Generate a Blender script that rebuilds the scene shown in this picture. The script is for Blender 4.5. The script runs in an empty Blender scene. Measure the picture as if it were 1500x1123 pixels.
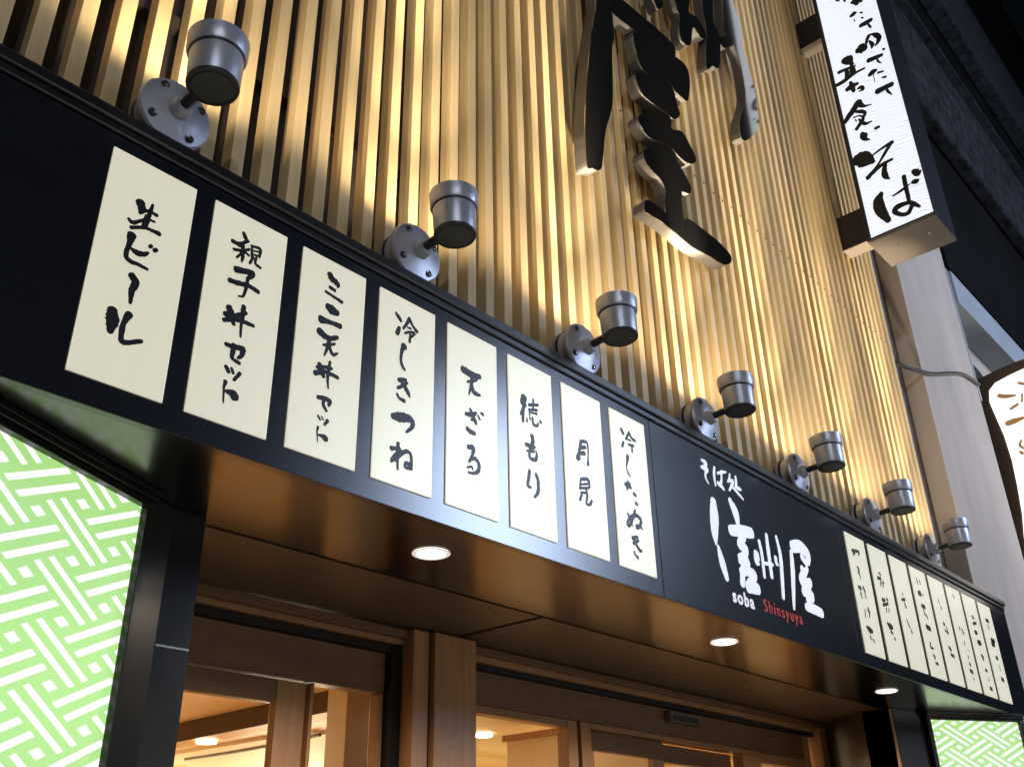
import bpy, bmesh, math, random
from mathutils import Vector, Matrix
random.seed(7)
scene = bpy.context.scene
COL = scene.collection
# ------------------------------------------------------------------ camera
cam_data = bpy.data.cameras.new('camera')
cam_data.sensor_width = 36.0
cam_data.lens = 34.379
cam_data.clip_start = 0.05
cam_data.clip_end = 400.0
cam = bpy.data.objects.new('camera', cam_data)
COL.objects.link(cam)
R0 = (0.6689426568, -0.7430787343, -0.0187007079)
R1 = (0.3339909037, 0.3229545573, -0.8855226875)
R2 = (0.6640525567, 0.5861180329, 0.4642196176)
cm = Matrix(((R0[0], -R1[0], -R2[0]), (R0[1], -R1[1], -R2[1]), (R0[2], -R1[2], -R2[2]))).to_4x4()
cm.translation = Vector((-0.780683, -2.035752, 1.547326))
cam.matrix_world = cm
scene.camera = cam
# ------------------------------------------------------------------ world: night sky
world = bpy.data.worlds.new('World')
scene.world = world
world.use_nodes = True
wn = world.node_tree.nodes
wl = world.node_tree.links
bg = wn['Background']
sky = wn.new('ShaderNodeTexSky')
sky.sky_type = 'NISHITA'
sky.sun_disc = False
sky.sun_elevation = math.radians(2.0)
sky.sun_rotation = math.radians(200.0)
wl.new(sky.outputs['Color'], bg.inputs['Color'])
bg.inputs['Strength'].default_value = 0.005
# ------------------------------------------------------------------ exposure
scene.view_settings.view_transform = 'Standard'
scene.view_settings.look = 'None'
scene.view_settings.exposure = 0.0
scene.view_settings.gamma = 1.0
scene.cycles.use_denoising = True
scene.cycles.max_bounces = 8
scene.cycles.sample_clamp_indirect = 6.0
scene.cycles.caustics_reflective = False
scene.cycles.caustics_refractive = False

D = {"p1":[[[0.0928,3.1416,0.018],[0.0984,3.1292,0.0166],[0.0968,3.1105,0.0055]],[[0.0968,3.1105,0.0069],[0.1157,3.1272,0.007],[0.1417,3.1277,0.0085]],[[0.1265,3.1529,0.0056],[0.1225,3.1193,0.0084],[0.1197,3.0831,0.0069]],[[0.0718,3.0782,0.0068],[0.0846,3.0731,0.0081],[0.1168,3.1007,0.0055],[0.1386,3.1049,0.0056]],[[0.0822,3.0566,0.0081],[0.1178,3.0744,0.0069],[0.1571,3.0763,0.0098]],[[0.115,3.1113,0.0069],[0.1117,3.0711,0.0082]],[[0.0878,3.0356,0.0175],[0.0848,3.0042,0.0093],[0.0824,2.9735,0.0092],[0.0943,2.9613,0.0092],[0.1171,2.9618,0.008],[0.1426,2.9598,0.0067]],[[0.091,2.9986,0.0053],[0.1085,2.9927,0.0121],[0.1275,2.998,0.0095],[0.1372,3.0075,0.0054]],[[0.1382,3.026,0.0075],[0.1427,3.0313,0.0075]],[[0.1513,3.0207,0.0082],[0.1571,3.0267,0.0083]],[[0.1073,2.9242,0.0144],[0.1198,2.9087,0.0144],[0.1148,2.8813,0.0117],[0.1161,2.8481,0.0064]],[[0.0771,2.8095,0.0188],[0.0819,2.783,0.0237],[0.0813,2.7524,0.0111]],[[0.1197,2.8169,0.0141],[0.1102,2.7886,0.0101],[0.11,2.7478,0.01],[0.1209,2.7389,0.01],[0.1617,2.7593,0.0077]]],
"p2":[[[0.3968,3.2077,0.0088],[0.4044,3.1947,0.0103]],[[0.3658,3.1644,0.01],[0.3875,3.1659,0.0087],[0.4139,3.1897,0.0073]],[[0.3847,3.1591,0.0058],[0.4023,3.1644,0.0073]],[[0.3727,3.14,0.0071],[0.4005,3.1498,0.0072],[0.4208,3.1648,0.0059]],[[0.3975,3.1734,0.0087],[0.4025,3.1341,0.0087],[0.4017,3.1126,0.0043]],[[0.4012,3.1448,0.0058],[0.3848,3.1191,0.0057]],[[0.4081,3.1483,0.0058],[0.4212,3.1436,0.0058]],[[0.4263,3.1807,0.0059],[0.4312,3.1411,0.0058]],[[0.4265,3.1786,0.0059],[0.454,3.1819,0.0074],[0.4543,3.1543,0.0059]],[[0.4304,3.1652,0.0044],[0.4523,3.171,0.0044]],[[0.432,3.1529,0.0044],[0.4523,3.1579,0.0044]],[[0.4359,3.145,0.0059],[0.4265,3.1197,0.0058]],[[0.4451,3.1497,0.0059],[0.4439,3.1285,0.0059],[0.4612,3.1219,0.0073]],[[0.3878,3.0803,0.0156],[0.4194,3.0884,0.0129],[0.4411,3.0915,0.0116],[0.4258,3.0669,0.0086]],[[0.4253,3.0704,0.0072],[0.4254,3.0409,0.0085],[0.4187,3.0085,0.0056],[0.4052,3.0022,0.0042]],[[0.3721,3.0374,0.0111],[0.3966,3.0404,0.0112],[0.4318,3.0476,0.01],[0.4634,3.0426,0.0101]],[[0.383,2.9562,0.015],[0.3932,2.9325,0.0136],[0.4029,2.9122,0.0082]],[[0.426,2.9793,0.0098],[0.4257,2.9541,0.0111],[0.4253,2.9184,0.0069],[0.4276,2.8844,0.0055]],[[0.3724,2.9317,0.0108],[0.4028,2.9396,0.0096],[0.4354,2.962,0.0084]],[[0.3716,2.9125,0.0094],[0.4042,2.9289,0.0109],[0.4321,2.932,0.0097],[0.4622,2.933,0.0084]],[[0.3876,2.8456,0.0093],[0.4116,2.8466,0.0107],[0.439,2.851,0.0122],[0.4368,2.8295,0.0094],[0.4271,2.8187,0.0054]],[[0.4107,2.8531,0.0094],[0.4105,2.8291,0.0107],[0.4113,2.8124,0.008],[0.4343,2.806,0.008]],[[0.3963,2.7816,0.0092],[0.4061,2.77,0.0092]],[[0.4132,2.7829,0.0066],[0.4203,2.7709,0.0066]],[[0.4393,2.7782,0.008],[0.4241,2.7524,0.0066]],[[0.4007,2.7395,0.0091],[0.3983,2.7177,0.0052],[0.4023,2.679,0.0038]],[[0.4038,2.7119,0.0052],[0.4191,2.7136,0.0143],[0.4321,2.7072,0.0182],[0.4279,2.6985,0.0078]]],
"p3":[[[0.7008,3.2174,0.0155],[0.7098,3.2064,0.017],[0.7317,3.1977,0.014],[0.7326,3.1866,0.0062]],[[0.7045,3.1733,0.0092],[0.7234,3.1708,0.0093]],[[0.6904,3.1515,0.0076],[0.7213,3.1471,0.0077],[0.7526,3.1426,0.0093]],[[0.7025,3.1047,0.0166],[0.7172,3.1002,0.0227],[0.7382,3.0985,0.0152]],[[0.682,3.0514,0.0192],[0.717,3.0558,0.0105],[0.7528,3.0588,0.0137]],[[0.6796,3.0105,0.0175],[0.7021,3.0021,0.0147],[0.7215,3.0031,0.0118],[0.7465,3.0173,0.009]],[[0.697,2.9714,0.0058],[0.7195,2.9807,0.0074],[0.7383,2.9921,0.0059]],[[0.719,3.0057,0.0089],[0.7126,2.9707,0.0088],[0.7038,2.9388,0.0043]],[[0.7186,2.9732,0.0088],[0.7336,2.9543,0.0088],[0.7508,2.9649,0.0044]],[[0.6892,2.9049,0.0114],[0.6969,2.8871,0.0143],[0.7076,2.8705,0.0086]],[[0.7258,2.9264,0.0073],[0.7229,2.8972,0.0087],[0.7215,2.869,0.0072],[0.7263,2.8398,0.0043]],[[0.6814,2.8914,0.0085],[0.7108,2.903,0.0086],[0.7337,2.907,0.0073]],[[0.6758,2.8707,0.0113],[0.7122,2.8875,0.01],[0.7573,2.8861,0.0087]],[[0.6935,2.8006,0.0098],[0.7157,2.8053,0.0099],[0.735,2.8021,0.0113],[0.7324,2.7877,0.007]],[[0.7154,2.8086,0.007],[0.7138,2.7844,0.0084],[0.7265,2.7688,0.007]],[[0.6987,2.7445,0.0055],[0.707,2.7355,0.0055]],[[0.7112,2.7469,0.0042],[0.7179,2.738,0.0042]],[[0.7327,2.741,0.0084],[0.7229,2.7245,0.0055]],[[0.7018,2.7108,0.0068],[0.6997,2.6939,0.0041],[0.7045,2.6663,0.0027]],[[0.7047,2.6877,0.0041],[0.7179,2.6882,0.0096],[0.7302,2.6843,0.0137],[0.7263,2.6779,0.0055]]],
"p4":[[[0.9682,3.2007,0.0079],[0.9816,3.1901,0.0111],[0.9907,3.1806,0.008]],[[0.985,3.1542,0.0095],[0.976,3.1296,0.0125]],[[1.0261,3.206,0.0097],[1.0125,3.1773,0.008],[1.0004,3.1571,0.0064]],[[1.0263,3.2023,0.0097],[1.0429,3.183,0.0081],[1.0592,3.1712,0.0114]],[[1.0189,3.1689,0.0048],[1.0328,3.1711,0.0064]],[[1.0079,3.1432,0.0063],[1.0307,3.1575,0.0064],[1.0482,3.1589,0.0081],[1.0358,3.1402,0.0064]],[[1.0309,3.153,0.0064],[1.0297,3.1198,0.008]],[[1.0074,3.0958,0.0173],[0.9996,3.0794,0.0109],[0.9953,3.045,0.0077],[1.0022,3.0226,0.0093],[1.0137,3.0114,0.0062]],[[0.9905,2.9684,0.0106],[1.0127,2.9769,0.0092],[1.021,2.98,0.0077]],[[0.9869,2.9391,0.0075],[1.0054,2.9529,0.0091],[1.0256,2.9711,0.0077]],[[0.9919,2.9725,0.0076],[1.0092,2.9614,0.0107],[1.0286,2.9405,0.0122],[1.0376,2.9263,0.0061]],[[0.9863,2.918,0.0075],[0.995,2.9074,0.0075],[1.0159,2.9045,0.0106]],[[0.9723,2.8379,0.0146],[0.9981,2.8434,0.0222],[1.0348,2.8527,0.0195],[1.0545,2.8423,0.0135],[1.0485,2.8233,0.0105],[1.0287,2.8031,0.0059]],[[0.9982,2.7566,0.0101],[0.9972,2.7267,0.0101],[0.9998,2.6725,0.0057]],[[0.9714,2.7317,0.0114],[0.995,2.7391,0.0072],[1.0072,2.7364,0.0087],[0.9809,2.7022,0.0114],[0.9736,2.6903,0.0071]],[[0.989,2.6982,0.0071],[1.0195,2.7337,0.0102],[1.0436,2.7412,0.0088],[1.0525,2.7242,0.0088],[1.0521,2.6945,0.0102]],[[1.0493,2.7035,0.0102],[1.0306,2.7011,0.0087],[1.0296,2.6878,0.0072],[1.0538,2.6918,0.0102]]],
"p5":[[[1.2725,3.1167,0.0199],[1.3071,3.1116,0.0184],[1.3547,3.1186,0.0136]],[[1.2932,3.0766,0.0066],[1.326,3.0927,0.0084],[1.3403,3.1019,0.0068]],[[1.3165,3.1077,0.0101],[1.3138,3.0733,0.0117],[1.3008,3.0318,0.0049]],[[1.3138,3.0696,0.0116],[1.326,3.0483,0.0133],[1.3544,3.0477,0.0084]],[[1.2864,2.9546,0.0097],[1.3167,2.9616,0.013],[1.3353,2.9753,0.0082]],[[1.3074,2.9799,0.0081],[1.3213,2.956,0.013],[1.3352,2.9358,0.0098]],[[1.3121,2.9422,0.0065],[1.3353,2.9465,0.0082]],[[1.2939,2.9042,0.0128],[1.3076,2.8983,0.0128],[1.3287,2.8982,0.0113]],[[1.3446,2.9677,0.0066],[1.354,2.9565,0.0066]],[[1.3607,2.9827,0.0083],[1.3702,2.9801,0.0083]],[[1.2987,2.8397,0.0126],[1.3214,2.8434,0.0143],[1.3196,2.8222,0.0095],[1.3034,2.7898,0.0078]],[[1.3079,2.798,0.0063],[1.3305,2.8084,0.0111],[1.3487,2.7933,0.0111],[1.3441,2.768,0.011],[1.3214,2.7546,0.0078],[1.2991,2.7514,0.0062]],[[1.2945,2.7669,0.0062],[1.3124,2.7756,0.0062],[1.3196,2.7676,0.0062]]],
"p6":[[[1.5834,3.1225,0.0222],[1.5727,3.0968,0.017]],[[1.5875,3.0985,0.0119],[1.5613,3.0496,0.0067]],[[1.5769,3.0766,0.0118],[1.5731,3.0252,0.0084]],[[1.6074,3.1019,0.0086],[1.6583,3.1201,0.0087]],[[1.6337,3.1334,0.0069],[1.6319,3.0924,0.0069]],[[1.6066,3.0835,0.0068],[1.6521,3.0958,0.0087]],[[1.6112,3.0742,0.0051],[1.6514,3.081,0.0069]],[[1.6095,3.0809,0.0051],[1.6107,3.061,0.0051]],[[1.5952,3.0435,0.0051],[1.5948,3.0326,0.0067]],[[1.6103,3.0522,0.0068],[1.615,3.0467,0.0051]],[[1.6254,3.0574,0.0068],[1.6293,3.0336,0.0085],[1.6492,3.0331,0.0086],[1.6569,3.0465,0.0052]],[[1.6675,3.0573,0.0086],[1.6713,3.0528,0.0086]],[[1.6203,2.9842,0.0151],[1.6233,2.9604,0.0134],[1.6048,2.9162,0.0099],[1.6069,2.8961,0.0099],[1.6332,2.8972,0.0116],[1.6438,2.9144,0.01],[1.6398,2.9341,0.005]],[[1.5865,2.9416,0.0115],[1.6205,2.942,0.0133],[1.6354,2.9467,0.0067]],[[1.5905,2.9186,0.0066],[1.6297,2.9274,0.0083]],[[1.602,2.8466,0.0114],[1.5961,2.8178,0.0113],[1.5902,2.7893,0.0096],[1.6063,2.7871,0.008]],[[1.6357,2.8429,0.0115],[1.6462,2.8187,0.0115],[1.6423,2.7771,0.0113],[1.6221,2.7548,0.0064]]],
"p7":[[[1.9029,3.0544,0.0111],[1.8919,3.0136,0.0109],[1.8781,2.9761,0.0144]],[[1.9031,3.0559,0.0092],[1.9368,3.0615,0.0093],[1.9459,3.038,0.0074],[1.9425,2.9995,0.0055],[1.94,2.9706,0.011]],[[1.9007,3.0275,0.011],[1.9293,3.0388,0.0111]],[[1.8877,3.0011,0.0091],[1.9214,3.0116,0.0129]],[[1.8806,2.9805,0.0126],[1.8916,2.9824,0.0091]],[[1.8903,2.8997,0.0071],[1.8815,2.8578,0.0071]],[[1.8903,2.8997,0.0089],[1.9345,2.9088,0.0108],[1.9398,2.8813,0.009]],[[1.8885,2.8776,0.0053],[1.9331,2.8925,0.0072]],[[1.8873,2.863,0.0071],[1.9372,2.877,0.0072]],[[1.8858,2.8448,0.007],[1.9189,2.8539,0.0071]],[[1.8907,2.839,0.0088],[1.878,2.8144,0.0087]],[[1.9198,2.8649,0.0089],[1.9231,2.8408,0.0089],[1.9151,2.8102,0.0071],[1.9369,2.8125,0.0089],[1.9494,2.8301,0.0089]]],
"p8":[[[2.1728,3.1963,0.0114],[2.1861,3.1819,0.0133]],[[2.185,3.1442,0.0075],[2.1732,3.1219,0.0112]],[[2.2288,3.1998,0.0096],[2.2007,3.1605,0.0076]],[[2.2283,3.1958,0.0096],[2.2436,3.1781,0.0096],[2.2666,3.1743,0.0097]],[[2.2128,3.1644,0.0057],[2.236,3.1644,0.0057]],[[2.2159,3.1429,0.0076],[2.2513,3.1467,0.0096]],[[2.2396,3.1467,0.0076],[2.2393,3.1167,0.0076]],[[2.2056,3.0878,0.015],[2.2013,3.0718,0.0112],[2.1912,3.0359,0.0055],[2.1998,3.0131,0.0074],[2.2132,3.0026,0.0055]],[[2.174,2.959,0.0127],[2.2055,2.968,0.011]],[[2.1951,2.9758,0.0092],[2.187,2.9556,0.0127],[2.1829,2.9403,0.0073]],[[2.1982,2.9552,0.0091],[2.2118,2.9555,0.0092]],[[2.2273,2.9349,0.0128],[2.2403,2.9292,0.0092]],[[2.2362,2.8983,0.0128],[2.2471,2.8941,0.0091]],[[2.175,2.8403,0.0089],[2.1916,2.8135,0.0107],[2.1983,2.7967,0.0071]],[[2.2263,2.8662,0.009],[2.2068,2.8277,0.0107],[2.1778,2.7916,0.0106],[2.1679,2.8007,0.0088],[2.1914,2.8293,0.0107],[2.2317,2.8466,0.0126],[2.2597,2.8356,0.0127],[2.2514,2.8078,0.0108],[2.2291,2.7933,0.008],[2.226,2.8036,0.0072],[2.247,2.8088,0.0072],[2.2662,2.7997,0.0072]],[[2.194,2.7459,0.0123],[2.2289,2.7577,0.0089]],[[2.197,2.7264,0.0105],[2.2328,2.745,0.0089]],[[2.2002,2.7508,0.0106],[2.2137,2.7269,0.0105],[2.2357,2.7084,0.0123],[2.2502,2.7084,0.0071]],[[2.1982,2.6932,0.0087],[2.2026,2.6841,0.007],[2.2201,2.6747,0.0105]]],
"p9":[[[4.2784,3.1727,0.0149],[4.3018,3.1746,0.0214],[4.2842,3.1501,0.0085]],[[4.3202,3.1822,0.0129],[4.3678,3.1861,0.0109],[4.3563,3.1663,0.0108]],[[4.3045,3.09,0.0106],[4.3217,3.0768,0.0127],[4.304,3.0528,0.0084]],[[4.319,3.0526,0.0106],[4.3247,3.0303,0.0084]],[[4.2752,2.9736,0.0145],[4.2984,2.9683,0.0188]],[[4.3345,2.9821,0.0147],[4.3485,2.9616,0.0147]],[[4.2877,2.9431,0.0124],[4.2919,2.9177,0.0103]],[[4.3422,2.9471,0.0084],[4.3478,2.9251,0.0084]],[[4.3461,2.8689,0.0145],[4.3481,2.8562,0.0166]],[[4.3021,2.8544,0.0082],[4.2921,2.8138,0.0082]],[[4.3631,2.8557,0.0083],[4.3409,2.8224,0.0082]],[[4.2841,2.7613,0.0141],[4.3169,2.7509,0.0264],[4.3495,2.7499,0.0143]],[[4.3113,2.7213,0.0101],[4.3103,2.7022,0.0101]],[[4.3345,2.706,0.0081],[4.3512,2.6928,0.0101]]],
"p10":[[[4.5991,3.1184,0.0112],[4.6118,3.1105,0.0157]],[[4.5654,3.0799,0.0156],[4.6101,3.0892,0.0112]],[[4.6066,3.0815,0.009],[4.5889,3.0432,0.0089]],[[4.6391,3.0811,0.0068],[4.6212,3.0427,0.0089]],[[4.6139,3.0621,0.0067],[4.641,3.0676,0.0067]],[[4.5737,2.9579,0.0175],[4.6091,2.9646,0.0132]],[[4.6395,2.9772,0.0156],[4.6485,2.9686,0.0133]],[[4.5686,2.9298,0.0131],[4.6432,2.9505,0.0111]],[[4.6058,2.9231,0.0088],[4.5971,2.8945,0.0087]],[[4.6379,2.9222,0.0066],[4.6326,2.9008,0.0088]],[[4.5783,2.8308,0.0129],[4.6047,2.8187,0.0281],[4.6383,2.821,0.0174]],[[4.6067,2.7891,0.0151],[4.6278,2.7826,0.0108]],[[4.6332,2.7603,0.0086],[4.6491,2.7529,0.0108]]],
"p11":[[[4.895,3.0596,0.0094],[4.8986,3.0496,0.0094]],[[4.8636,3.0145,0.0116],[4.9136,3.0275,0.0141]],[[4.894,3.0061,0.0093],[4.9069,2.9802,0.0163]],[[4.877,2.9048,0.0092],[4.8898,2.8792,0.0115],[4.9065,2.8613,0.0092]],[[4.9177,2.8493,0.0092],[4.9193,2.8358,0.0138]]],
"p12":[[[5.1766,3.2039,0.01],[5.1818,3.1787,0.0125]],[[5.2247,3.2063,0.0076],[5.2235,3.1797,0.0101]],[[5.1646,3.1121,0.0247],[5.1944,3.1156,0.0249]],[[5.2354,3.1221,0.0075],[5.2263,3.1054,0.0075]],[[5.1697,3.0358,0.0172],[5.217,3.0372,0.0198]],[[5.1873,3.0171,0.0123],[5.1902,2.9884,0.0098]],[[5.2005,2.9903,0.0098],[5.2286,2.9734,0.0098]],[[5.1768,2.9139,0.0242],[5.2296,2.9083,0.022]],[[5.181,2.8219,0.012],[5.1737,2.7925,0.0119],[5.2202,2.7926,0.0072]],[[5.1881,2.7526,0.0119],[5.2076,2.7379,0.0167]],[[5.198,2.7052,0.0095],[5.2342,2.7033,0.0143]]],
"p13":[[[5.4853,3.136,0.0105],[5.4902,3.1102,0.0104]],[[5.5045,3.0938,0.0105],[5.5079,3.0792,0.0131]],[[5.4861,2.9847,0.018],[5.5033,2.9802,0.0129]],[[5.481,2.9429,0.0102],[5.5351,2.9332,0.0129]],[[5.5267,2.9692,0.0103],[5.5314,2.9438,0.0077]],[[5.4892,2.8409,0.0177],[5.5123,2.8298,0.0203]],[[5.4927,2.7976,0.0126],[5.5402,2.7937,0.0178]]],
"p14":[[[5.7836,3.2237,0.0083],[5.8058,3.208,0.0111]],[[5.7662,3.0087,0.0135],[5.7699,2.9978,0.0135]],[[5.8055,3.0037,0.0109],[5.8219,2.9794,0.019]],[[5.7981,2.9256,0.0108],[5.7935,2.902,0.0107]],[[5.8307,2.8773,0.0081],[5.8371,2.8706,0.0081]],[[5.8034,2.8353,0.0107],[5.8117,2.8252,0.0133]],[[5.8033,2.7864,0.0185],[5.8166,2.7808,0.0159]],[[5.7853,2.7429,0.0184],[5.8239,2.737,0.0185]],[[5.8112,2.7019,0.0105],[5.8238,2.6887,0.0105]]],
"p15":[[[6.0759,3.1332,0.0172],[6.1052,3.1263,0.0144]],[[6.0651,3.083,0.0171],[6.1321,3.0985,0.0116]],[[6.061,3.0265,0.0227],[6.096,3.0282,0.02]],[[6.0732,2.9611,0.0254],[6.1208,2.9646,0.0256]],[[6.0858,2.8807,0.0196],[6.1026,2.8559,0.0196]],[[6.108,2.8801,0.0112],[6.1086,2.8645,0.0112]],[[6.0895,2.7882,0.0166],[6.1211,2.7848,0.0139]],[[6.1133,2.7415,0.0083],[6.1204,2.7194,0.0083]],[[6.1002,2.675,0.0192],[6.1316,2.6713,0.0165]]],
"p16":[[[6.3599,3.1584,0.0211],[6.4079,3.1584,0.0182]],[[6.3742,3.1276,0.012],[6.3781,3.0993,0.012]],[[6.3728,3.0245,0.0238],[6.4341,3.026,0.021]],[[6.3632,2.9944,0.0237],[6.414,2.9982,0.0179]],[[6.3851,2.9087,0.0206],[6.4087,2.9081,0.0207]],[[6.4095,2.86,0.0088],[6.4101,2.828,0.0088]],[[6.391,2.7699,0.0203],[6.4246,2.7664,0.0204]]],
"logo_small":[[[2.7901,3.2525,0.0158],[2.8218,3.2474,0.0239],[2.8192,3.2349,0.0159],[2.78,3.2143,0.0157]],[[2.7946,3.2129,0.0158],[2.8309,3.2178,0.0199],[2.8116,3.1975,0.0158],[2.8085,3.1705,0.0157],[2.8268,3.1497,0.0079]],[[2.8964,3.2492,0.0162],[2.8848,3.2073,0.0201],[2.887,3.1581,0.012]],[[2.9172,3.2257,0.0122],[2.9606,3.2444,0.0164],[3.0004,3.2562,0.0083]],[[2.9564,3.2492,0.0123],[2.9457,3.2014,0.0163],[2.9345,3.1745,0.0162]],[[2.9089,3.1761,0.0201],[2.9338,3.1714,0.0242],[2.9595,3.1581,0.0122]],[[3.0295,3.2541,0.0125],[3.0209,3.2291,0.0166],[3.0029,3.2089,0.0124]],[[3.0187,3.2194,0.0166],[3.0525,3.2261,0.0167],[3.0356,3.2003,0.0166],[3.0067,3.1683,0.0123]],[[3.0249,3.2002,0.0124],[3.0642,3.1844,0.0167],[3.126,3.158,0.0126]],[[3.0814,3.2557,0.0169],[3.0786,3.2215,0.021],[3.0681,3.2005,0.0167]],[[3.0739,3.2021,0.0168],[3.0958,3.2022,0.021],[3.1177,3.2024,0.0127]]],
"logo_big":[[[2.8501,3.0744,0.0468],[2.8426,3.0046,0.0716],[2.8287,2.9262,0.0568],[2.829,2.8729,0.018]],[[2.8449,2.8644,0.0226],[2.8637,2.7957,0.0516],[2.8865,2.7324,0.0335]],[[2.9994,3.1191,0.0317],[3.036,3.0719,0.0586],[3.0469,3.0182,0.034]],[[2.9722,2.9697,0.0521],[3.072,2.9898,0.0607],[3.1652,3.0039,0.0547]],[[3.0822,2.9665,0.0485],[3.0382,2.9177,0.0477],[3.0929,2.9134,0.0362],[3.0669,2.8736,0.0477],[3.0207,2.8466,0.0469],[3.0854,2.8525,0.0477],[3.0596,2.8136,0.0589],[3.022,2.7891,0.0465]],[[3.0314,2.7951,0.0467],[3.0163,2.7348,0.0415]],[[3.0491,2.803,0.0469],[3.1289,2.8033,0.0478],[3.1316,2.783,0.0358],[3.0752,2.7508,0.0421]],[[3.0624,2.7319,0.0582],[3.1524,2.7399,0.0547]],[[3.1811,2.9079,0.0492],[3.1801,2.8734,0.0489],[3.194,2.8636,0.0171]],[[3.2252,2.9788,0.0251],[3.2343,2.9199,0.0274],[3.2295,2.8116,0.0245]],[[3.3073,3.0295,0.0258],[3.303,2.953,0.0331],[3.301,2.8265,0.0299]],[[3.3661,2.932,0.0283],[3.3672,2.9057,0.0256],[3.3831,2.9004,0.0128]],[[3.2395,2.8778,0.0174],[3.3274,2.8883,0.0177]],[[3.4042,3.0438,0.0211],[3.4189,2.9616,0.0313],[3.4065,2.8615,0.0333],[3.3852,2.7449,0.0276]],[[3.5425,2.9987,0.0323],[3.5305,2.9144,0.0425],[3.498,2.7838,0.0336],[3.4803,2.7113,0.0204]],[[3.5638,3.0311,0.0626],[3.6492,3.0509,0.0694],[3.7188,3.0294,0.0618],[3.7121,2.9811,0.0362]],[[3.6515,3.0002,0.0414],[3.6913,2.9766,0.0416]],[[3.6302,2.9357,0.0408],[3.6541,2.9226,0.0464],[3.6915,2.9489,0.0276]],[[3.6406,2.9106,0.0543],[3.6076,2.8676,0.0536],[3.6955,2.8764,0.0492]],[[3.6989,2.8862,0.0411],[3.6518,2.8316,0.0538]],[[3.6101,2.8189,0.0533],[3.6926,2.8126,0.0541],[3.6424,2.7763,0.048]],[[3.6129,2.7443,0.0395],[3.6982,2.7467,0.0537],[3.7735,2.7425,0.049]]],
"sign_a":[[[-0.3355,7.9771,0.016],[-0.3517,7.9503,0.0114]],[[-0.3952,7.9302,0.0136],[-0.3963,7.9083,0.0113]],[[-0.4438,7.8572,0.0179],[-0.4685,7.8517,0.0334],[-0.4818,7.8137,0.0222]],[[-0.4932,7.8463,0.0111],[-0.5175,7.8134,0.0155]],[[-0.4142,7.7285,0.0199],[-0.4412,7.7353,0.0265],[-0.4561,7.7334,0.0132]],[[-0.4309,7.6817,0.0044],[-0.4308,7.6546,0.0066]],[[-0.4879,7.7131,0.0088],[-0.5004,7.6994,0.0109]],[[-0.4864,7.6531,0.0087],[-0.497,7.6451,0.0109]],[[-0.4672,7.5801,0.0239],[-0.5124,7.5796,0.0281],[-0.5529,7.5825,0.0215]],[[-0.5199,7.5672,0.0086],[-0.5316,7.5251,0.0129],[-0.5368,7.5013,0.0043]],[[-0.3993,7.3583,0.0322],[-0.4289,7.3566,0.0599],[-0.4562,7.3434,0.032]],[[-0.4761,7.3944,0.015],[-0.5048,7.4392,0.0192],[-0.5298,7.4405,0.0128],[-0.5587,7.4125,0.0254],[-0.5755,7.374,0.0253],[-0.5579,7.3348,0.0189],[-0.5341,7.3132,0.0084]],[[-0.5001,7.3901,0.0106],[-0.5149,7.3401,0.0212],[-0.5038,7.3091,0.0084]],[[-0.4574,7.3491,0.0107],[-0.4805,7.3912,0.0128]],[[-0.46,7.2114,0.0274],[-0.5074,7.2036,0.0251],[-0.5622,7.1966,0.0187]],[[-0.5202,7.1945,0.0083],[-0.5262,7.152,0.0104],[-0.5451,7.126,0.0062]],[[-0.5836,7.2452,0.0125],[-0.5892,7.2348,0.0125]],[[-0.4405,7.0723,0.0208],[-0.4691,7.0841,0.0291],[-0.4937,7.086,0.0166]],[[-0.4678,7.0535,0.0041],[-0.4649,6.9803,0.0041]],[[-0.5062,7.0522,0.0144],[-0.5422,7.0399,0.0103]],[[-0.5227,6.9909,0.0082],[-0.5473,6.9803,0.0143]],[[-0.4655,6.887,0.0306],[-0.5113,6.8871,0.0284],[-0.5772,6.8858,0.0262]],[[-0.5302,6.8868,0.0081],[-0.5392,6.8379,0.0141],[-0.5601,6.7935,0.005]],[[-0.2838,7.3356,0.0369],[-0.3107,7.3166,0.054],[-0.3286,7.2779,0.0258],[-0.3442,7.2541,0.0107]],[[-0.2217,7.2484,0.0195],[-0.2766,7.2429,0.0172],[-0.3542,7.2277,0.0107]],[[-0.2845,7.2309,0.0194],[-0.276,7.1594,0.0278]],[[-0.3232,7.2493,0.0172],[-0.3267,7.1888,0.032],[-0.3158,7.1578,0.0213]],[[-0.1757,7.1376,0.0216],[-0.2473,7.1405,0.0236],[-0.3313,7.16,0.017],[-0.4154,7.1594,0.0126]],[[-0.2547,7.0464,0.0255],[-0.291,7.0537,0.0296],[-0.3403,7.0521,0.0168]],[[-0.2897,7.099,0.0149],[-0.2955,7.0507,0.0275],[-0.3001,6.9971,0.0168]],[[-0.3307,7.0019,0.0105],[-0.36,7.001,0.0209],[-0.3687,6.9701,0.0146],[-0.3351,6.9738,0.0063]],[[-0.3062,6.8746,0.0311],[-0.2695,6.8367,0.0312],[-0.2109,6.7879,0.0271],[-0.1806,6.758,0.0208]],[[-0.3062,6.8746,0.0415],[-0.3442,6.8191,0.0165],[-0.403,6.7993,0.0051]],[[-0.2827,6.8035,0.0165],[-0.3174,6.7812,0.0206],[-0.3412,6.7538,0.0164],[-0.3316,6.7295,0.0143]],[[-0.2505,6.7628,0.0083],[-0.2928,6.7542,0.0082],[-0.3177,6.7323,0.0102]],[[-0.2604,6.7382,0.0062],[-0.266,6.7164,0.0062]],[[-0.3284,6.7377,0.0123],[-0.305,6.6919,0.0204],[-0.2525,6.6462,0.0184]],[[-0.2865,6.7217,0.0103],[-0.3222,6.6569,0.0183],[-0.3733,6.6488,0.0081]]],
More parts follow.
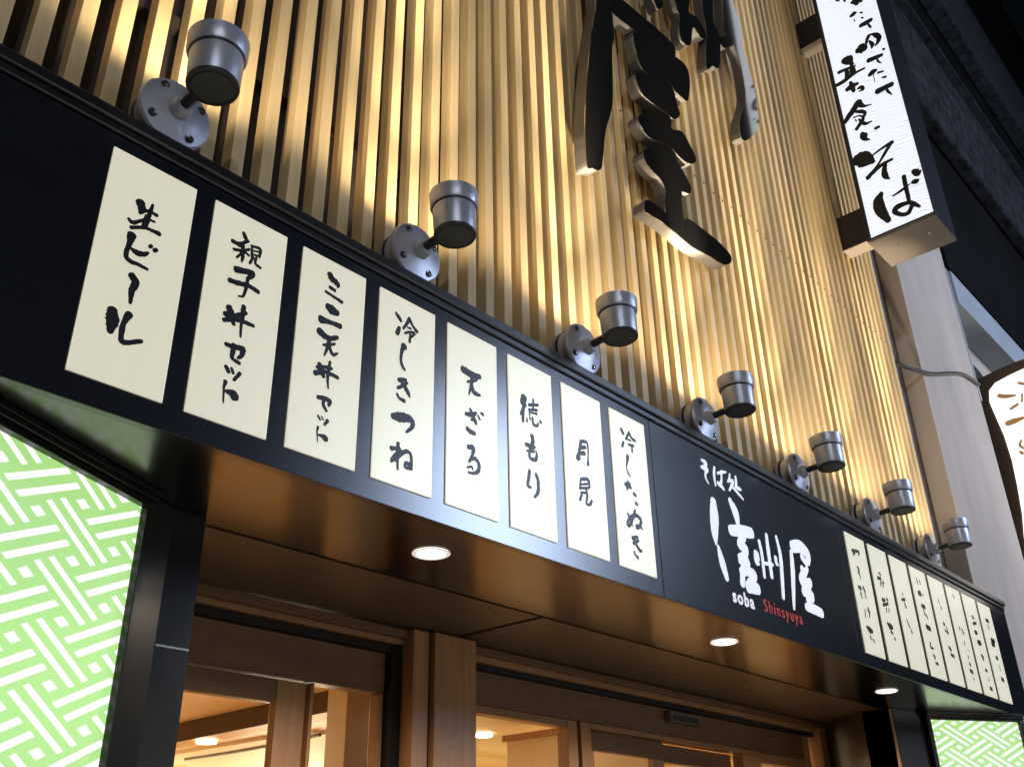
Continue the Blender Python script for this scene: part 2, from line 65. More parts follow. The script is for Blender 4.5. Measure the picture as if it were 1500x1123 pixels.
"sign_b":[[[-0.2836,6.5844,0.0243],[-0.2923,6.5552,0.0444],[-0.2999,6.5209,0.0261],[-0.3286,6.4975,0.008]],[[-0.3875,6.5701,0.02],[-0.4137,6.5692,0.0179]],[[-0.2047,6.3745,0.0701],[-0.2273,6.3682,0.0919],[-0.2568,6.3486,0.0973],[-0.289,6.3205,0.0691],[-0.3164,6.2929,0.0255]],[[-0.2935,6.3433,0.0099],[-0.3926,6.3713,0.0157],[-0.4781,6.3833,0.0233]],[[-0.4678,6.378,0.0194],[-0.4101,6.3205,0.0194],[-0.3399,6.2472,0.0136],[-0.2517,6.1782,0.0293]],[[-0.2631,6.1888,0.0235],[-0.3648,6.2328,0.0233],[-0.4488,6.2406,0.0154]],[[-0.3977,6.2364,0.0193],[-0.3771,6.1803,0.0289],[-0.3751,6.1252,0.0326],[-0.3986,6.084,0.0057]],[[-0.3181,6.0011,0.0229],[-0.2836,5.9427,0.0571],[-0.2883,5.8528,0.0566],[-0.3222,5.7541,0.0316]],[[-0.4961,6.0565,0.0225],[-0.4916,5.9711,0.0242],[-0.4886,5.832,0.0202]],[[-0.3904,5.9341,0.0094],[-0.4606,5.9501,0.0168],[-0.5272,5.9731,0.0056]],[[-0.5676,6.0599,0.0279],[-0.5928,6.0344,0.0462],[-0.6105,6.0353,0.0184]],[[-0.545,5.974,0.024],[-0.5705,5.9706,0.0313],[-0.5842,5.9738,0.0147]],[[-0.5466,5.7582,0.0163],[-0.509,5.8049,0.0274],[-0.4787,5.8266,0.0239],[-0.4093,5.8316,0.0334],[-0.3773,5.8056,0.0278],[-0.4122,5.7604,0.0239],[-0.4615,5.7451,0.0237],[-0.4961,5.7852,0.0237]]],
"round_text":[[[0.0477,5.7478,0.0435],[-0.0143,5.7185,0.0432],[-0.0933,5.7027,0.0214]],[[-0.152,5.815,0.03],[-0.2232,5.7721,0.0298],[-0.3014,5.7605,0.0211]],[[-0.0226,5.5829,0.0299],[-0.0903,5.6075,0.0298]],[[0.041,5.4494,0.0553],[-0.0213,5.4525,0.055],[-0.1046,5.4601,0.0294]],[[-0.0359,5.2488,0.0208],[-0.0122,5.21,0.0249],[-0.0322,5.1692,0.0248]],[[-0.0019,5.1442,0.0248],[-0.0189,5.116,0.0247],[0.0008,5.1335,0.0207]],[[-0.1526,5.6937,0.0213],[-0.1334,5.6164,0.0169]]],
"letter_a":[[[2.2092,5.9428],[2.376,6.055],[2.314,5.7188],[2.3523,5.6779],[2.3539,5.5006],[2.3249,5.3911],[2.2954,5.0692],[2.2713,4.9407],[2.2029,4.756],[2.1663,4.5843],[2.1447,4.4989],[2.1121,4.4648],[2.0714,4.454],[2.0375,4.4332],[2.031,4.4992],[2.04,4.7072],[2.0882,5.0472],[2.1587,5.3973],[2.2112,5.6323]],[[2.2703,5.8101],[2.4163,5.8609],[2.6726,5.904],[2.8692,5.9272],[2.9929,5.9168],[2.9468,5.7944],[2.7438,5.7427],[2.5546,5.7144],[2.4181,5.6865],[2.3368,5.6923]],[[2.5519,5.6938],[2.7438,5.7427],[2.9524,5.8275],[3.0966,5.8494],[3.1227,5.7527],[3.0685,5.5594],[3.0011,5.5342],[2.9275,5.537],[2.858,5.5564],[2.773,5.4712],[2.6764,5.4456],[2.5894,5.4699],[2.5654,5.5409]],[[2.5322,5.3748],[2.6515,5.4309],[2.7996,5.4904],[2.893,5.5488],[2.9338,5.4326],[2.9527,5.3739],[2.8855,5.293],[2.8254,5.2871],[2.7533,5.2724],[2.6492,5.2605],[2.5723,5.2661],[2.5354,5.3167]],[[2.5491,5.0988],[2.7358,5.2346],[2.8454,5.2659],[2.8454,5.1968],[2.9497,5.2484],[3.0143,5.2035],[3.07,5.1349],[3.0255,5.0695],[2.9346,5.0334],[2.8424,5.0424],[2.7842,5.0387],[2.7005,5.0096],[2.6083,4.9825],[2.5459,4.9983],[2.5087,5.0386]],[[2.5213,4.823],[2.623,4.9354],[2.797,5.0469],[2.8555,4.9842],[2.9273,4.9292],[2.9712,4.8733],[2.9466,4.8183],[2.8651,4.7788],[2.8493,4.6282],[2.8435,4.5101],[2.7244,4.4835],[2.6752,4.5764],[2.7036,4.6845],[2.6601,4.7521],[2.5761,4.7634]],[[2.4805,4.4589],[2.5105,4.5273],[2.6283,4.5498],[2.7555,4.538],[2.8556,4.5395],[2.8875,4.6262],[3.0729,4.641],[3.2189,4.639],[3.3179,4.6101],[3.2994,4.5529],[3.2127,4.5015],[3.0879,4.4851],[2.8962,4.4549],[2.7638,4.4599],[2.6143,4.4603],[2.4986,4.4443]]],
"letter_b":[[[3.0907,6.5868],[3.3296,6.7967],[3.269,6.5438],[3.2304,6.4045],[3.3109,6.4322],[3.3839,6.4139],[3.4219,6.3477],[3.3853,6.2949],[3.3307,6.2756],[3.2592,6.2944],[3.1989,6.1069],[3.1676,6.0688],[3.1148,6.0413],[3.078,6.0667],[3.0743,6.1458],[3.1073,6.2652],[3.0756,6.3236]],[[3.473,6.9227],[3.6407,7.0701],[3.6023,6.8253],[3.5654,6.5904],[3.6129,6.4987],[3.6054,6.4041],[3.5559,6.2121],[3.5055,6.132],[3.4499,6.1139],[3.3666,6.0195],[3.3747,6.1501],[3.4296,6.3538],[3.4375,6.4866],[3.439,6.6873]],[[3.7637,7.1782],[3.9482,7.3403],[3.9197,7.0933],[3.9547,6.9922],[3.9861,6.8784],[3.9443,6.7398],[3.8131,6.5856],[3.6657,6.4312],[3.586,6.438],[3.6129,6.4987],[3.6962,6.5645],[3.716,6.7126],[3.7482,6.9485]],[[3.8103,6.6038],[3.9583,6.7665],[3.9577,6.6466],[4.002,6.4763],[4.0276,6.2958],[4.0152,6.1412],[4.0007,6.0075],[3.9359,5.8991],[3.7661,5.7137],[3.6916,5.6936],[3.7074,5.8383],[3.792,5.9876],[3.8663,6.1716],[3.8774,6.3841],[3.8529,6.5153]],[[2.7926,6.2507],[2.9101,6.3524],[2.9163,6.2458],[2.921,6.2037],[2.8565,6.118],[2.8283,6.1533]]],
"round_face":[[-0.2353,5.9432],[-0.0952,5.9218],[0.0497,5.8887],[0.1217,5.8281],[0.1448,5.7134],[0.1238,5.5366],[0.099,5.3384],[0.0905,5.0805],[0.106,4.8138],[0.1304,4.556],[0.1661,4.3495]],
"round_rim":[[-0.254,6.0348],[-0.101,6.0313],[0.0376,5.9837],[0.1779,5.9355],[0.2421,5.8464],[0.261,5.5826],[0.2209,5.3065],[0.2063,5.0232],[0.2008,4.7953],[0.214,4.5776],[0.2456,4.3687]],
"cable":[[5.796,0.1,5.131],[5.974,0.1,5.116],[6.089,0.03,5.046],[6.702,0.02,5.215],[7.606,0.02,5.552],[7.854,0.02,5.592]]}

# ------------------------------------------------------------------ materials
def rgba(c): return (c[0], c[1], c[2], 1.0)

def mat(name, color, rough=0.5, metal=0.0, spec=0.5, var=0.0, vscale=(6, 6, 6), bump=0.0, bscale=None,
        emit=None, estr=0.0, rvar=0.0, island=0.0, coat=0.0, detail=4.0):
    m = bpy.data.materials.new(name)
    m.use_nodes = True
    nt = m.node_tree
    N, L = nt.nodes, nt.links
    b = N['Principled BSDF']
    b.inputs['Base Color'].default_value = rgba(color)
    b.inputs['Roughness'].default_value = rough
    b.inputs['Metallic'].default_value = metal
    b.inputs['Specular IOR Level'].default_value = spec
    if coat:
        b.inputs['Coat Weight'].default_value = coat
        b.inputs['Coat Roughness'].default_value = 0.08
    tc = N.new('ShaderNodeTexCoord')
    def noise(sc):
        mp = N.new('ShaderNodeMapping')
        mp.inputs['Scale'].default_value = sc
        L.new(tc.outputs['Object'], mp.inputs['Vector'])
        n = N.new('ShaderNodeTexNoise')
        n.inputs['Scale'].default_value = 1.0
        n.inputs['Detail'].default_value = detail
        n.inputs['Roughness'].default_value = 0.6
        L.new(mp.outputs['Vector'], n.inputs['Vector'])
        return n
    if var or island:
        n = noise(vscale)
        val = N.new('ShaderNodeMapRange')
        val.inputs['To Min'].default_value = 1.0 - var
        val.inputs['To Max'].default_value = 1.0 + var
        val.inputs['From Min'].default_value = 0.25
        val.inputs['From Max'].default_value = 0.75
        L.new(n.outputs['Fac'], val.inputs['Value'])
        out = val.outputs['Result']
        if island:
            g = N.new('ShaderNodeObjectInfo')
            mr = N.new('ShaderNodeMapRange')
            mr.inputs['To Min'].default_value = 1.0 - island
            mr.inputs['To Max'].default_value = 1.0 + island
            L.new(g.outputs['Random'], mr.inputs['Value'])
            mu = N.new('ShaderNodeMath'); mu.operation = 'MULTIPLY'
            L.new(out, mu.inputs[0]); L.new(mr.outputs['Result'], mu.inputs[1])
            out = mu.outputs[0]
        sc = N.new('ShaderNodeVectorMath'); sc.operation = 'SCALE'
        sc.inputs[0].default_value = color
        L.new(out, sc.inputs['Scale'])
        L.new(sc.outputs['Vector'], b.inputs['Base Color'])
    if rvar:
        n2 = noise(tuple(v * 0.7 for v in vscale))
        r = N.new('ShaderNodeMapRange')
        r.inputs['To Min'].default_value = max(0.02, rough - rvar)
        r.inputs['To Max'].default_value = rough + rvar
        L.new(n2.outputs['Fac'], r.inputs['Value'])
        L.new(r.outputs['Result'], b.inputs['Roughness'])
    if bump:
        n3 = noise(bscale or vscale)
        bp = N.new('ShaderNodeBump')
        bp.inputs['Strength'].default_value = bump
        bp.inputs['Distance'].default_value = 0.01
        L.new(n3.outputs['Fac'], bp.inputs['Height'])
        L.new(bp.outputs['Normal'], b.inputs['Normal'])
    if emit:
        b.inputs['Emission Color'].default_value = rgba(emit)
        b.inputs['Emission Strength'].default_value = estr
    return m

M = {}
M['slat'] = mat('slat_wood', (0.60, 0.435, 0.225), 0.45, var=0.16, vscale=(45, 45, 1.6), bump=0.15, bscale=(160, 160, 4), island=0.19)
M['dark_wall'] = mat('dark_backing', (0.020, 0.013, 0.011), 0.6, var=0.4, vscale=(3, 3, 1))
M['batten'] = mat('dark_batten', (0.035, 0.024, 0.018), 0.6, var=0.3)
M['black_board'] = mat('black_lacquer_board', (0.008, 0.009, 0.014), 0.215, spec=1.0, var=0.2, vscale=(2, 2, 8), rvar=0.02)
M['black_rail'] = mat('black_painted_rail', (0.012, 0.011, 0.012), 0.3, spec=0.6, rvar=0.06, vscale=(5, 5, 5))
M['frame_black'] = mat('black_frame', (0.010, 0.010, 0.011), 0.25, spec=0.5, rvar=0.06, vscale=(4, 4, 4))
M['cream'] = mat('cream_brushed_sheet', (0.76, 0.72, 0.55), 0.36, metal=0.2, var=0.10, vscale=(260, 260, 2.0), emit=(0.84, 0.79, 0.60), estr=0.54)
M['ink'] = mat('black_ink', (0.008, 0.008, 0.011), 0.4)
M['white_paint'] = mat('white_lettering', (0.85, 0.85, 0.86), 0.5, emit=(0.9, 0.92, 1.0), estr=0.55)
M['red_paint'] = mat('red_lettering', (0.55, 0.05, 0.035), 0.5, emit=(0.8, 0.06, 0.03), estr=0.25)
M['soffit'] = mat('bronze_gloss_soffit', (0.165, 0.157, 0.150), 0.205, metal=1.0, rvar=0.04, vscale=(2, 2, 2), var=0.06)
M['soffit_matte'] = mat('brown_soffit_panel', (0.080, 0.060, 0.046), 0.42, var=0.12, vscale=(2, 18, 2), spec=0.4)
M['gap'] = mat('dark_joint', (0.006, 0.005, 0.005), 0.7)
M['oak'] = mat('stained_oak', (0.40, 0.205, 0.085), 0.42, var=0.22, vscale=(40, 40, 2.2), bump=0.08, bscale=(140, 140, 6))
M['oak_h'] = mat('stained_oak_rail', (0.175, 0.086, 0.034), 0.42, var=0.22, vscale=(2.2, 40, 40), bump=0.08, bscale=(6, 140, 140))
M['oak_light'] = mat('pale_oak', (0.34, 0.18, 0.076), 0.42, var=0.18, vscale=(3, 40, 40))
M['brown_panel'] = mat('dark_brown_side_panel', (0.055, 0.038, 0.028), 0.45, var=0.25, vscale=(14, 14, 2))
M['metal'] = mat('grey_cast_metal', (0.46, 0.47, 0.54), 0.36, metal=0.5, var=0.06, vscale=(14, 14, 14), bump=0.10, bscale=(420, 420, 420), rvar=0.06)
M['metal_dark'] = mat('dark_rubber_ring', (0.012, 0.012, 0.013), 0.5)
M['cap_dark'] = mat('dark_end_cap', (0.030, 0.027, 0.022), 0.5)
M['steel'] = mat('bright_screw_steel', (0.6, 0.58, 0.52), 0.25, metal=1.0)
M['lens_up'] = mat('lit_lens', (0.9, 0.85, 0.7), 0.3, emit=(1.0, 0.80, 0.50), estr=14.0)
M['down_lens'] = mat('lit_downlight', (0.9, 0.9, 0.85), 0.3, emit=(1.0, 0.90, 0.80), estr=9.0)
M['down_trim'] = mat('white_trim_ring', (0.80, 0.78, 0.75), 0.35, emit=(1.0, 0.93, 0.88), estr=0.55)
M['letter_face'] = mat('black_gloss_letter_face', (0.010, 0.0095, 0.0095), 0.06, spec=1.0)
M['letter_face'].node_tree.nodes['Principled BSDF'].inputs['IOR'].default_value = 2.7
M['letter_side'] = mat('pale_letter_return', (0.085, 0.076, 0.070), 0.5, var=0.06)
M['sign_black'] = mat('black_sign_cabinet', (0.012, 0.010, 0.016), 0.35)
M['sign_brown'] = mat('brown_sign_underside', (0.15, 0.12, 0.10), 0.42, metal=0.3, var=0.08, vscale=(3, 3, 3))
M['concrete'] = mat('stained_concrete', (0.15, 0.125, 0.11), 0.85, var=0.6, vscale=(1.6, 1.6, 0.9), bump=0.5, bscale=(30, 30, 30), detail=8)
M['pilaster'] = mat('painted_pilaster_render', (0.52, 0.43, 0.365), 0.8, var=0.17, vscale=(2.6, 2.6, 0.7), bump=0.25, bscale=(60, 60, 60), detail=8)
M['blue_paint'] = mat('blue_grey_paint', (0.34, 0.37, 0.40), 0.6, var=0.10, vscale=(2, 2, 2))
M['beige'] = mat('beige_render', (0.55, 0.46, 0.37), 0.8, var=0.14, vscale=(2, 2, 2), bump=0.2, bscale=(40, 40, 40))
M['dark_render'] = mat('dark_upper_wall', (0.006, 0.0055, 0.006), 0.8, spec=0.08, var=0.6, vscale=(0.7, 0.7, 0.7), bump=0.4, bscale=(8, 8, 8), detail=8)
M['dark_band'] = mat('rough_dark_band', (0.024, 0.024, 0.026), 0.9, spec=0.1, var=0.95, vscale=(9, 9, 9), bump=1.0, bscale=(24, 24, 24), detail=9)
M['cable'] = mat('black_cable_rubber', (0.02, 0.02, 0.022), 0.5)
M['glass'] = None
M['int_wood'] = mat('interior_ceiling_boards', (0.68, 0.46, 0.24), 0.5, var=0.08, vscale=(1, 14, 1))
M['int_cream'] = mat('interior_cream_wall', (0.72, 0.60, 0.42), 0.6, var=0.05)
M['int_beam'] = mat('interior_dark_beam', (0.08, 0.05, 0.035), 0.5)
M['int_light'] = mat('interior_lamp_lens', (0.9, 0.85, 0.7), 0.4, emit=(1.0, 0.86, 0.62), estr=9.0)
M['asphalt'] = mat('asphalt', (0.05, 0.05, 0.052), 0.8, var=0.3, vscale=(30, 30, 30), bump=0.3, bscale=(200, 200, 200))
M['paving'] = mat('paving', (0.22, 0.21, 0.20), 0.7, var=0.15, vscale=(3, 3, 3))

def glass_mat():
    m = bpy.data.materials.new('clear_window_glass'); m.use_nodes = True
    N, L = m.node_tree.nodes, m.node_tree.links
    N.remove(N['Principled BSDF'])
    t = N.new('ShaderNodeBsdfTransparent'); t.inputs['Color'].default_value = (0.93, 0.95, 0.93, 1)
    g = N.new('ShaderNodeBsdfGlossy'); g.inputs['Roughness'].default_value = 0.02
    f = N.new('ShaderNodeFresnel'); f.inputs['IOR'].default_value = 1.5
    ge = N.new('ShaderNodeNewGeometry'); mb_ = N.new('ShaderNodeMath'); mb_.operation = 'SUBTRACT'; mb_.inputs[0].default_value = 1.0
    L.new(ge.outputs['Backfacing'], mb_.inputs[1])
    mu = N.new('ShaderNodeMath'); mu.operation = 'MULTIPLY'
    L.new(f.outputs[0], mu.inputs[0]); L.new(mb_.outputs[0], mu.inputs[1])
    mx = N.new('ShaderNodeMixShader')
    L.new(mu.outputs[0], mx.inputs[0]); L.new(t.outputs[0], mx.inputs[1]); L.new(g.outputs[0], mx.inputs[2])
    L.new(mx.outputs[0], N['Material Output'].inputs['Surface'])
    return m
M['glass'] = glass_mat()

def math_node(N, L, op, a, b=None):
    n = N.new('ShaderNodeMath'); n.operation = op
    for i, v in enumerate((a, b)):
        if v is None: continue
        if isinstance(v, (int, float)): n.inputs[i].default_value = v
        else: L.new(v, n.inputs[i])
    return n.outputs[0]

def weave_mat(name, origin, ea, eb, strength):
    # back-lit film printed with a woven lattice of white bars on green; local x along the panel, z up
    m = bpy.data.materials.new(name); m.use_nodes = True
    N, L = m.node_tree.nodes, m.node_tree.links
    P = N['Principled BSDF']
    tc = N.new('ShaderNodeTexCoord'); sp = N.new('ShaderNodeSeparateXYZ')
    L.new(tc.outputs['Object'], sp.inputs[0])
    x = math_node(N, L, 'SUBTRACT', sp.outputs[0], origin[0]); z = math_node(N, L, 'SUBTRACT', sp.outputs[2], origin[1])
    det = ea[0] * eb[1] - ea[1] * eb[0]
    def lin(p, q): return math_node(N, L, 'ADD', math_node(N, L, 'MULTIPLY', x, p), math_node(N, L, 'MULTIPLY', z, q))
    s = lin(eb[1] / det, -eb[0] / det); t = lin(-ea[1] / det, ea[0] / det)
    def near(v):
        r = math_node(N, L, 'ROUND', v)
        return r, math_node(N, L, 'ABSOLUTE', math_node(N, L, 'SUBTRACT', v, r))
    rs, ds = near(s); rt, dt = near(t)
    par = math_node(N, L, 'ABSOLUTE', math_node(N, L, 'MODULO', math_node(N, L, 'ADD', rs, rt), 2.0))
    odd = math_node(N, L, 'GREATER_THAN', par, 0.5); even = math_node(N, L, 'LESS_THAN', par, 0.5)
    def bar(d): return math_node(N, L, 'LESS_THAN', math_node(N, L, 'ABSOLUTE', math_node(N, L, 'SUBTRACT', d, 0.150)), 0.062)
    in_s = math_node(N, L, 'LESS_THAN', ds, 0.335); in_t = math_node(N, L, 'LESS_THAN', dt, 0.335)
    hid_a = math_node(N, L, 'MULTIPLY', in_s, odd); hid_b = math_node(N, L, 'MULTIPLY', in_t, even)
    a = math_node(N, L, 'MULTIPLY', bar(dt), math_node(N, L, 'SUBTRACT', 1.0, hid_a))
    b = math_node(N, L, 'MULTIPLY', bar(ds), math_node(N, L, 'SUBTRACT', 1.0, hid_b))
    h = math_node(N, L, 'MULTIPLY', math_node(N, L, 'GREATER_THAN', ds, 0.405), math_node(N, L, 'GREATER_THAN', dt, 0.405))
    w = math_node(N, L, 'MAXIMUM', math_node(N, L, 'MAXIMUM', a, b), h)
    mx = N.new('ShaderNodeMix'); mx.data_type = 'RGBA'
    L.new(w, mx.inputs['Factor'])
    mx.inputs['A'].default_value = (0.40, 0.73, 0.23, 1); mx.inputs['B'].default_value = (1.0, 1.0, 0.98, 1)
    P.inputs['Base Color'].default_value = (0.15, 0.16, 0.15, 1)
    P.inputs['Roughness'].default_value = 0.25
    L.new(mx.outputs['Result'], P.inputs['Emission Color'])
    nz = N.new('ShaderNodeTexNoise'); nz.inputs['Scale'].default_value = 1.3; nz.inputs['Detail'].default_value = 1.0  # uneven backlight put into the emission strength by noise
    L.new(tc.outputs['Object'], nz.inputs['Vector'])
    mr = N.new('ShaderNodeMapRange'); mr.inputs['From Min'].default_value = 0.3; mr.inputs['From Max'].default_value = 0.7
    mr.inputs['To Min'].default_value = strength * 0.86; mr.inputs['To Max'].default_value = strength * 1.08
    L.new(nz.outputs['Fac'], mr.inputs['Value']); L.new(mr.outputs['Result'], P.inputs['Emission Strength'])
    return m

def washi_mat():
    # translucent white sign film printed with faint pale-blue ripples
    m = bpy.data.materials.new('lit_sign_film'); m.use_nodes = True
    N, L = m.node_tree.nodes, m.node_tree.links
    P = N['Principled BSDF']
    tc = N.new('ShaderNodeTexCoord'); mp = N.new('ShaderNodeMapping')
    mp.inputs['Scale'].default_value = (1, 1, 1)
    L.new(tc.outputs['Object'], mp.inputs[0])
    wv = N.new('ShaderNodeTexWave'); wv.bands_direction = 'Z'
    wv.inputs['Scale'].default_value = 11.0; wv.inputs['Distortion'].default_value = 9.0
    wv.inputs['Detail'].default_value = 2.0; wv.inputs['Detail Scale'].default_value = 0.8
    L.new(mp.outputs[0], wv.inputs[0])
    rp = N.new('ShaderNodeValToRGB')
    rp.color_ramp.elements[0].color = (0.55, 0.64, 0.84, 1); rp.color_ramp.elements[1].color = (0.93, 0.97, 1.0, 1)
    rp.color_ramp.elements[1].position = 0.42
    L.new(wv.outputs['Fac'], rp.inputs[0])
    L.new(rp.outputs[0], P.inputs['Emission Color'])
    P.inputs['Base Color'].default_value = (0.3, 0.3, 0.3, 1)
    P.inputs['Emission Strength'].default_value = 0.95
    return m

# ------------------------------------------------------------------ mesh helpers
def empty(name, loc, label=None, cat=None, group=None, rotz=0.0):
    o = bpy.data.objects.new(name, None)
    COL.objects.link(o); o.location = loc; o.rotation_euler = (0, 0, rotz)
    o.empty_display_size = 0.1
    if label: tag(o, label, cat, group)
    return o

def tag(o, label, cat, group=None):
    o['label'] = label; o['category'] = cat
    if group: o['group'] = group
    return o

class MB:
    def __init__(self): self.bm = bmesh.new()
    def face(self, vs):
        try: return self.bm.faces.new(vs)
        except ValueError: return None
    def box(self, x0, x1, y0, y1, z0, z1, bev=0.0):
        t = bmesh.new()
        v = [t.verts.new((x, y, z)) for x in (x0, x1) for y in (y0, y1) for z in (z0, z1)]
        for f in ((0, 1, 3, 2), (4, 6, 7, 5), (0, 4, 5, 1), (2, 3, 7, 6), (0, 2, 6, 4), (1, 5, 7, 3)):
            t.faces.new([v[i] for i in f])
        if bev:
            bmesh.ops.bevel(t, geom=list(t.edges), offset=bev, segments=2, affect='EDGES', profile=0.5)
        self.merge(t); return self
    def merge(self, t):
        me = bpy.data.meshes.new('tmp'); t.to_mesh(me); t.free(); self.bm.from_mesh(me); bpy.data.meshes.remove(me)
    def prism(self, pts, fn, d0, d1):
        # pts 2D outline, fn(a, b, d) -> 3D ; extrude from d0 (face) to d1
        n = len(pts)
        A = [self.bm.verts.new(fn(a, b, d0)) for a, b in pts]
        B = [self.bm.verts.new(fn(a, b, d1)) for a, b in pts]
        self.face(A); self.face(B[::-1])
        for i in range(n): self.face([A[i], B[i], B[(i + 1) % n], A[(i + 1) % n]])
        return self
    def lathe(self, prof, origin, axis, seg=40, smooth=True):
        ax = Vector(axis).normalized()
        u = ax.orthogonal().normalized(); w = ax.cross(u)
        o = Vector(origin); rings = []
        for r, h in prof:
            if r < 1e-6: rings.append([self.bm.verts.new(o + ax * h)])
            else: rings.append([self.bm.verts.new(o + ax * h + (u * math.cos(2 * math.pi * k / seg) + w * math.sin(2 * math.pi * k / seg)) * r) for k in range(seg)])
        for a, b in zip(rings, rings[1:]):
            for k in range(seg):
                k2 = (k + 1) % seg
                if len(a) == 1 and len(b) == 1: continue
                if len(a) == 1: f = self.face([a[0], b[k], b[k2]])
                elif len(b) == 1: f = self.face([a[k], b[0], a[k2]])
                else: f = self.face([a[k], b[k], b[k2], a[k2]])
        return self
    def tube(self, pts, r, seg=12):
        P = [Vector(p) for p in pts]; rings = []
        for i, p in enumerate(P):
            d = (P[min(i + 1, len(P) - 1)] - P[max(i - 1, 0)]).normalized()
            u = d.cross(Vector((0.31, 0.2, 0.93))).normalized(); w = d.cross(u)
            rings.append([self.bm.verts.new(p + (u * math.cos(2 * math.pi * k / seg) + w * math.sin(2 * math.pi * k / seg)) * r) for k in range(seg)])
        for a, b in zip(rings, rings[1:]):
            for k in range(seg): self.face([a[k], b[k], b[(k + 1) % seg], a[(k + 1) % seg]])
        self.face(rings[0][::-1]); self.face(rings[-1]); return self
    def build(self, name, m, parent=None, smooth=False, keep=True):
        bmesh.ops.recalc_face_normals(self.bm, faces=list(self.bm.faces))
        me = bpy.data.meshes.new(name); self.bm.to_mesh(me); self.bm.free()
        for mm in (m if isinstance(m, (list, tuple)) else [m]): me.materials.append(mm)
        if smooth:
            for p in me.polygons: p.use_smooth = True
            me.set_sharp_from_angle(angle=math.radians(32))
        o = bpy.data.objects.new(name, me); COL.objects.link(o)
        if parent:
            o.parent = parent
            if keep: o.matrix_parent_inverse = Matrix.Translation(-parent_origin(parent))
        return o

def parent_origin(p):
    # parts of an empty are modelled in world coordinates; parts of a part inherit that frame
    return Vector(p.location) if p.parent is None else Vector((0, 0, 0))

def catmull(pts, n=7):
    P = [Vector(p) for p in pts]
    if len(P) == 1: P = [P[0], P[0] + Vector((P[0][2] * 0.2, 0, 0))]
    E = [P[0] * 2 - P[1]] + P + [P[-1] * 2 - P[-2]]; out = []
    for i in range(1, len(E) - 2):
        a, b, c, d = E[i - 1:i + 3]
        for k in range(n):
            t = k / n
            out.append(0.5 * ((2 * b) + (c - a) * t + (2 * a - 5 * b + 4 * c - d) * t * t + (3 * b - a - 3 * c + d) * t ** 3))
    out.append(P[-1]); return out

def brush(strokes, fn, rough=0.10, scale=1.0):
    # ink strokes (a, b, width) as thin ribbons lying just proud of the face; each stroke a hair above the last
    mb = MB(); rnd = random.Random(len(strokes) * 13 + 5); lift = 0.0
    for st in strokes:
        C = catmull(st); n = len(C); lift += 0.00012; L, Rr = [], []
        for i, p in enumerate(C):
            a, b = C[max(i - 1, 0)], C[min(i + 1, n - 1)]
            d = Vector((b[0] - a[0], b[1] - a[1]))
            if d.length < 1e-7: d = Vector((1, 0))
            d.normalize(); nn = Vector((-d[1], d[0]))
            w = max(p[2], 0.0008) * 0.5 * scale
            wl_, wr_ = w * (1 + rnd.uniform(-rough, rough)), w * (1 + rnd.uniform(-rough, rough))
            L.append((p[0] + nn[0] * wl_, p[1] + nn[1] * wl_)); Rr.append((p[0] - nn[0] * wr_, p[1] - nn[1] * wr_))
            if i in (0, n - 1):
                sgn = -1 if i == 0 else 1
                cap = [(p[0] + w * (math.cos(t) * nn[0] + sgn * math.sin(t) * d[0] * 0.8), p[1] + w * (math.cos(t) * nn[1] + sgn * math.sin(t) * d[1] * 0.8)) for t in [k * math.pi / 6 for k in range(7)]]
                mb.face([mb.bm.verts.new(fn(q[0], q[1], lift + 0.00005 * i / n)) for q in cap])
        lv = [mb.bm.verts.new(fn(q[0], q[1], lift + 0.00005 * i / n)) for i, q in enumerate(L)]
        rv = [mb.bm.verts.new(fn(q[0], q[1], lift + 0.00005 * i / n)) for i, q in enumerate(Rr)]
        for i in range(n - 1): mb.face([lv[i], lv[i + 1], rv[i + 1], rv[i]])
    return mb

def write(strokes, fn, m, parent, rough=0.10, scale=1.0, gap=0.004, column=True, name='character'):
    # strokes that touch (or nearly) make one character, each a part of its own
    B = []
    for st in strokes:
        w = max(p[2] for p in st) * 0.5 * scale + gap
        B.append([min(p[0] for p in st) - w, max(p[0] for p in st) + w, min(p[1] for p in st) - w, max(p[1] for p in st) + w])
    g = list(range(len(B)))
    def root(i):
        while g[i] != i: i = g[i]
        return i
    for i in range(len(B)):
        for j in range(i):
            a, b = B[i], B[j]
            if a[2] < b[3] and b[2] < a[3] and (column or (a[0] < b[1] and b[0] < a[1])): g[root(i)] = root(j)
    for k in sorted(set(root(i) for i in range(len(B)))):
        brush([strokes[i] for i in range(len(B)) if root(i) == k], fn, rough, scale).build(name, m, parent)

def text_mesh(name, body, size, loc, m, parent, spacing=1.0, bold=0.0, shear=0.0, sx=1.0):
    cu = bpy.data.curves.new(name, 'FONT'); cu.body = body; cu.size = size; cu.space_character = spacing
    cu.offset = bold; cu.extrude = 0.0006; cu.shear = shear
    t = bpy.data.objects.new(name + '_curve', cu); COL.objects.link(t)
    dg = bpy.context.evaluated_depsgraph_get()
    me = bpy.data.meshes.new_from_object(t.evaluated_get(dg)); bpy.data.objects.remove(t); bpy.data.curves.remove(cu)
    me.transform(Matrix.Translation(loc) @ Matrix.Rotation(math.pi / 2, 4, 'X') @ Matrix.Diagonal((sx, 1, 1, 1)))
    me.materials.clear(); me.materials.append(m)
    o = bpy.data.objects.new(name, me); COL.objects.link(o); o.parent = parent
    o.matrix_parent_inverse = Matrix.Translation(-parent_origin(parent)); return o

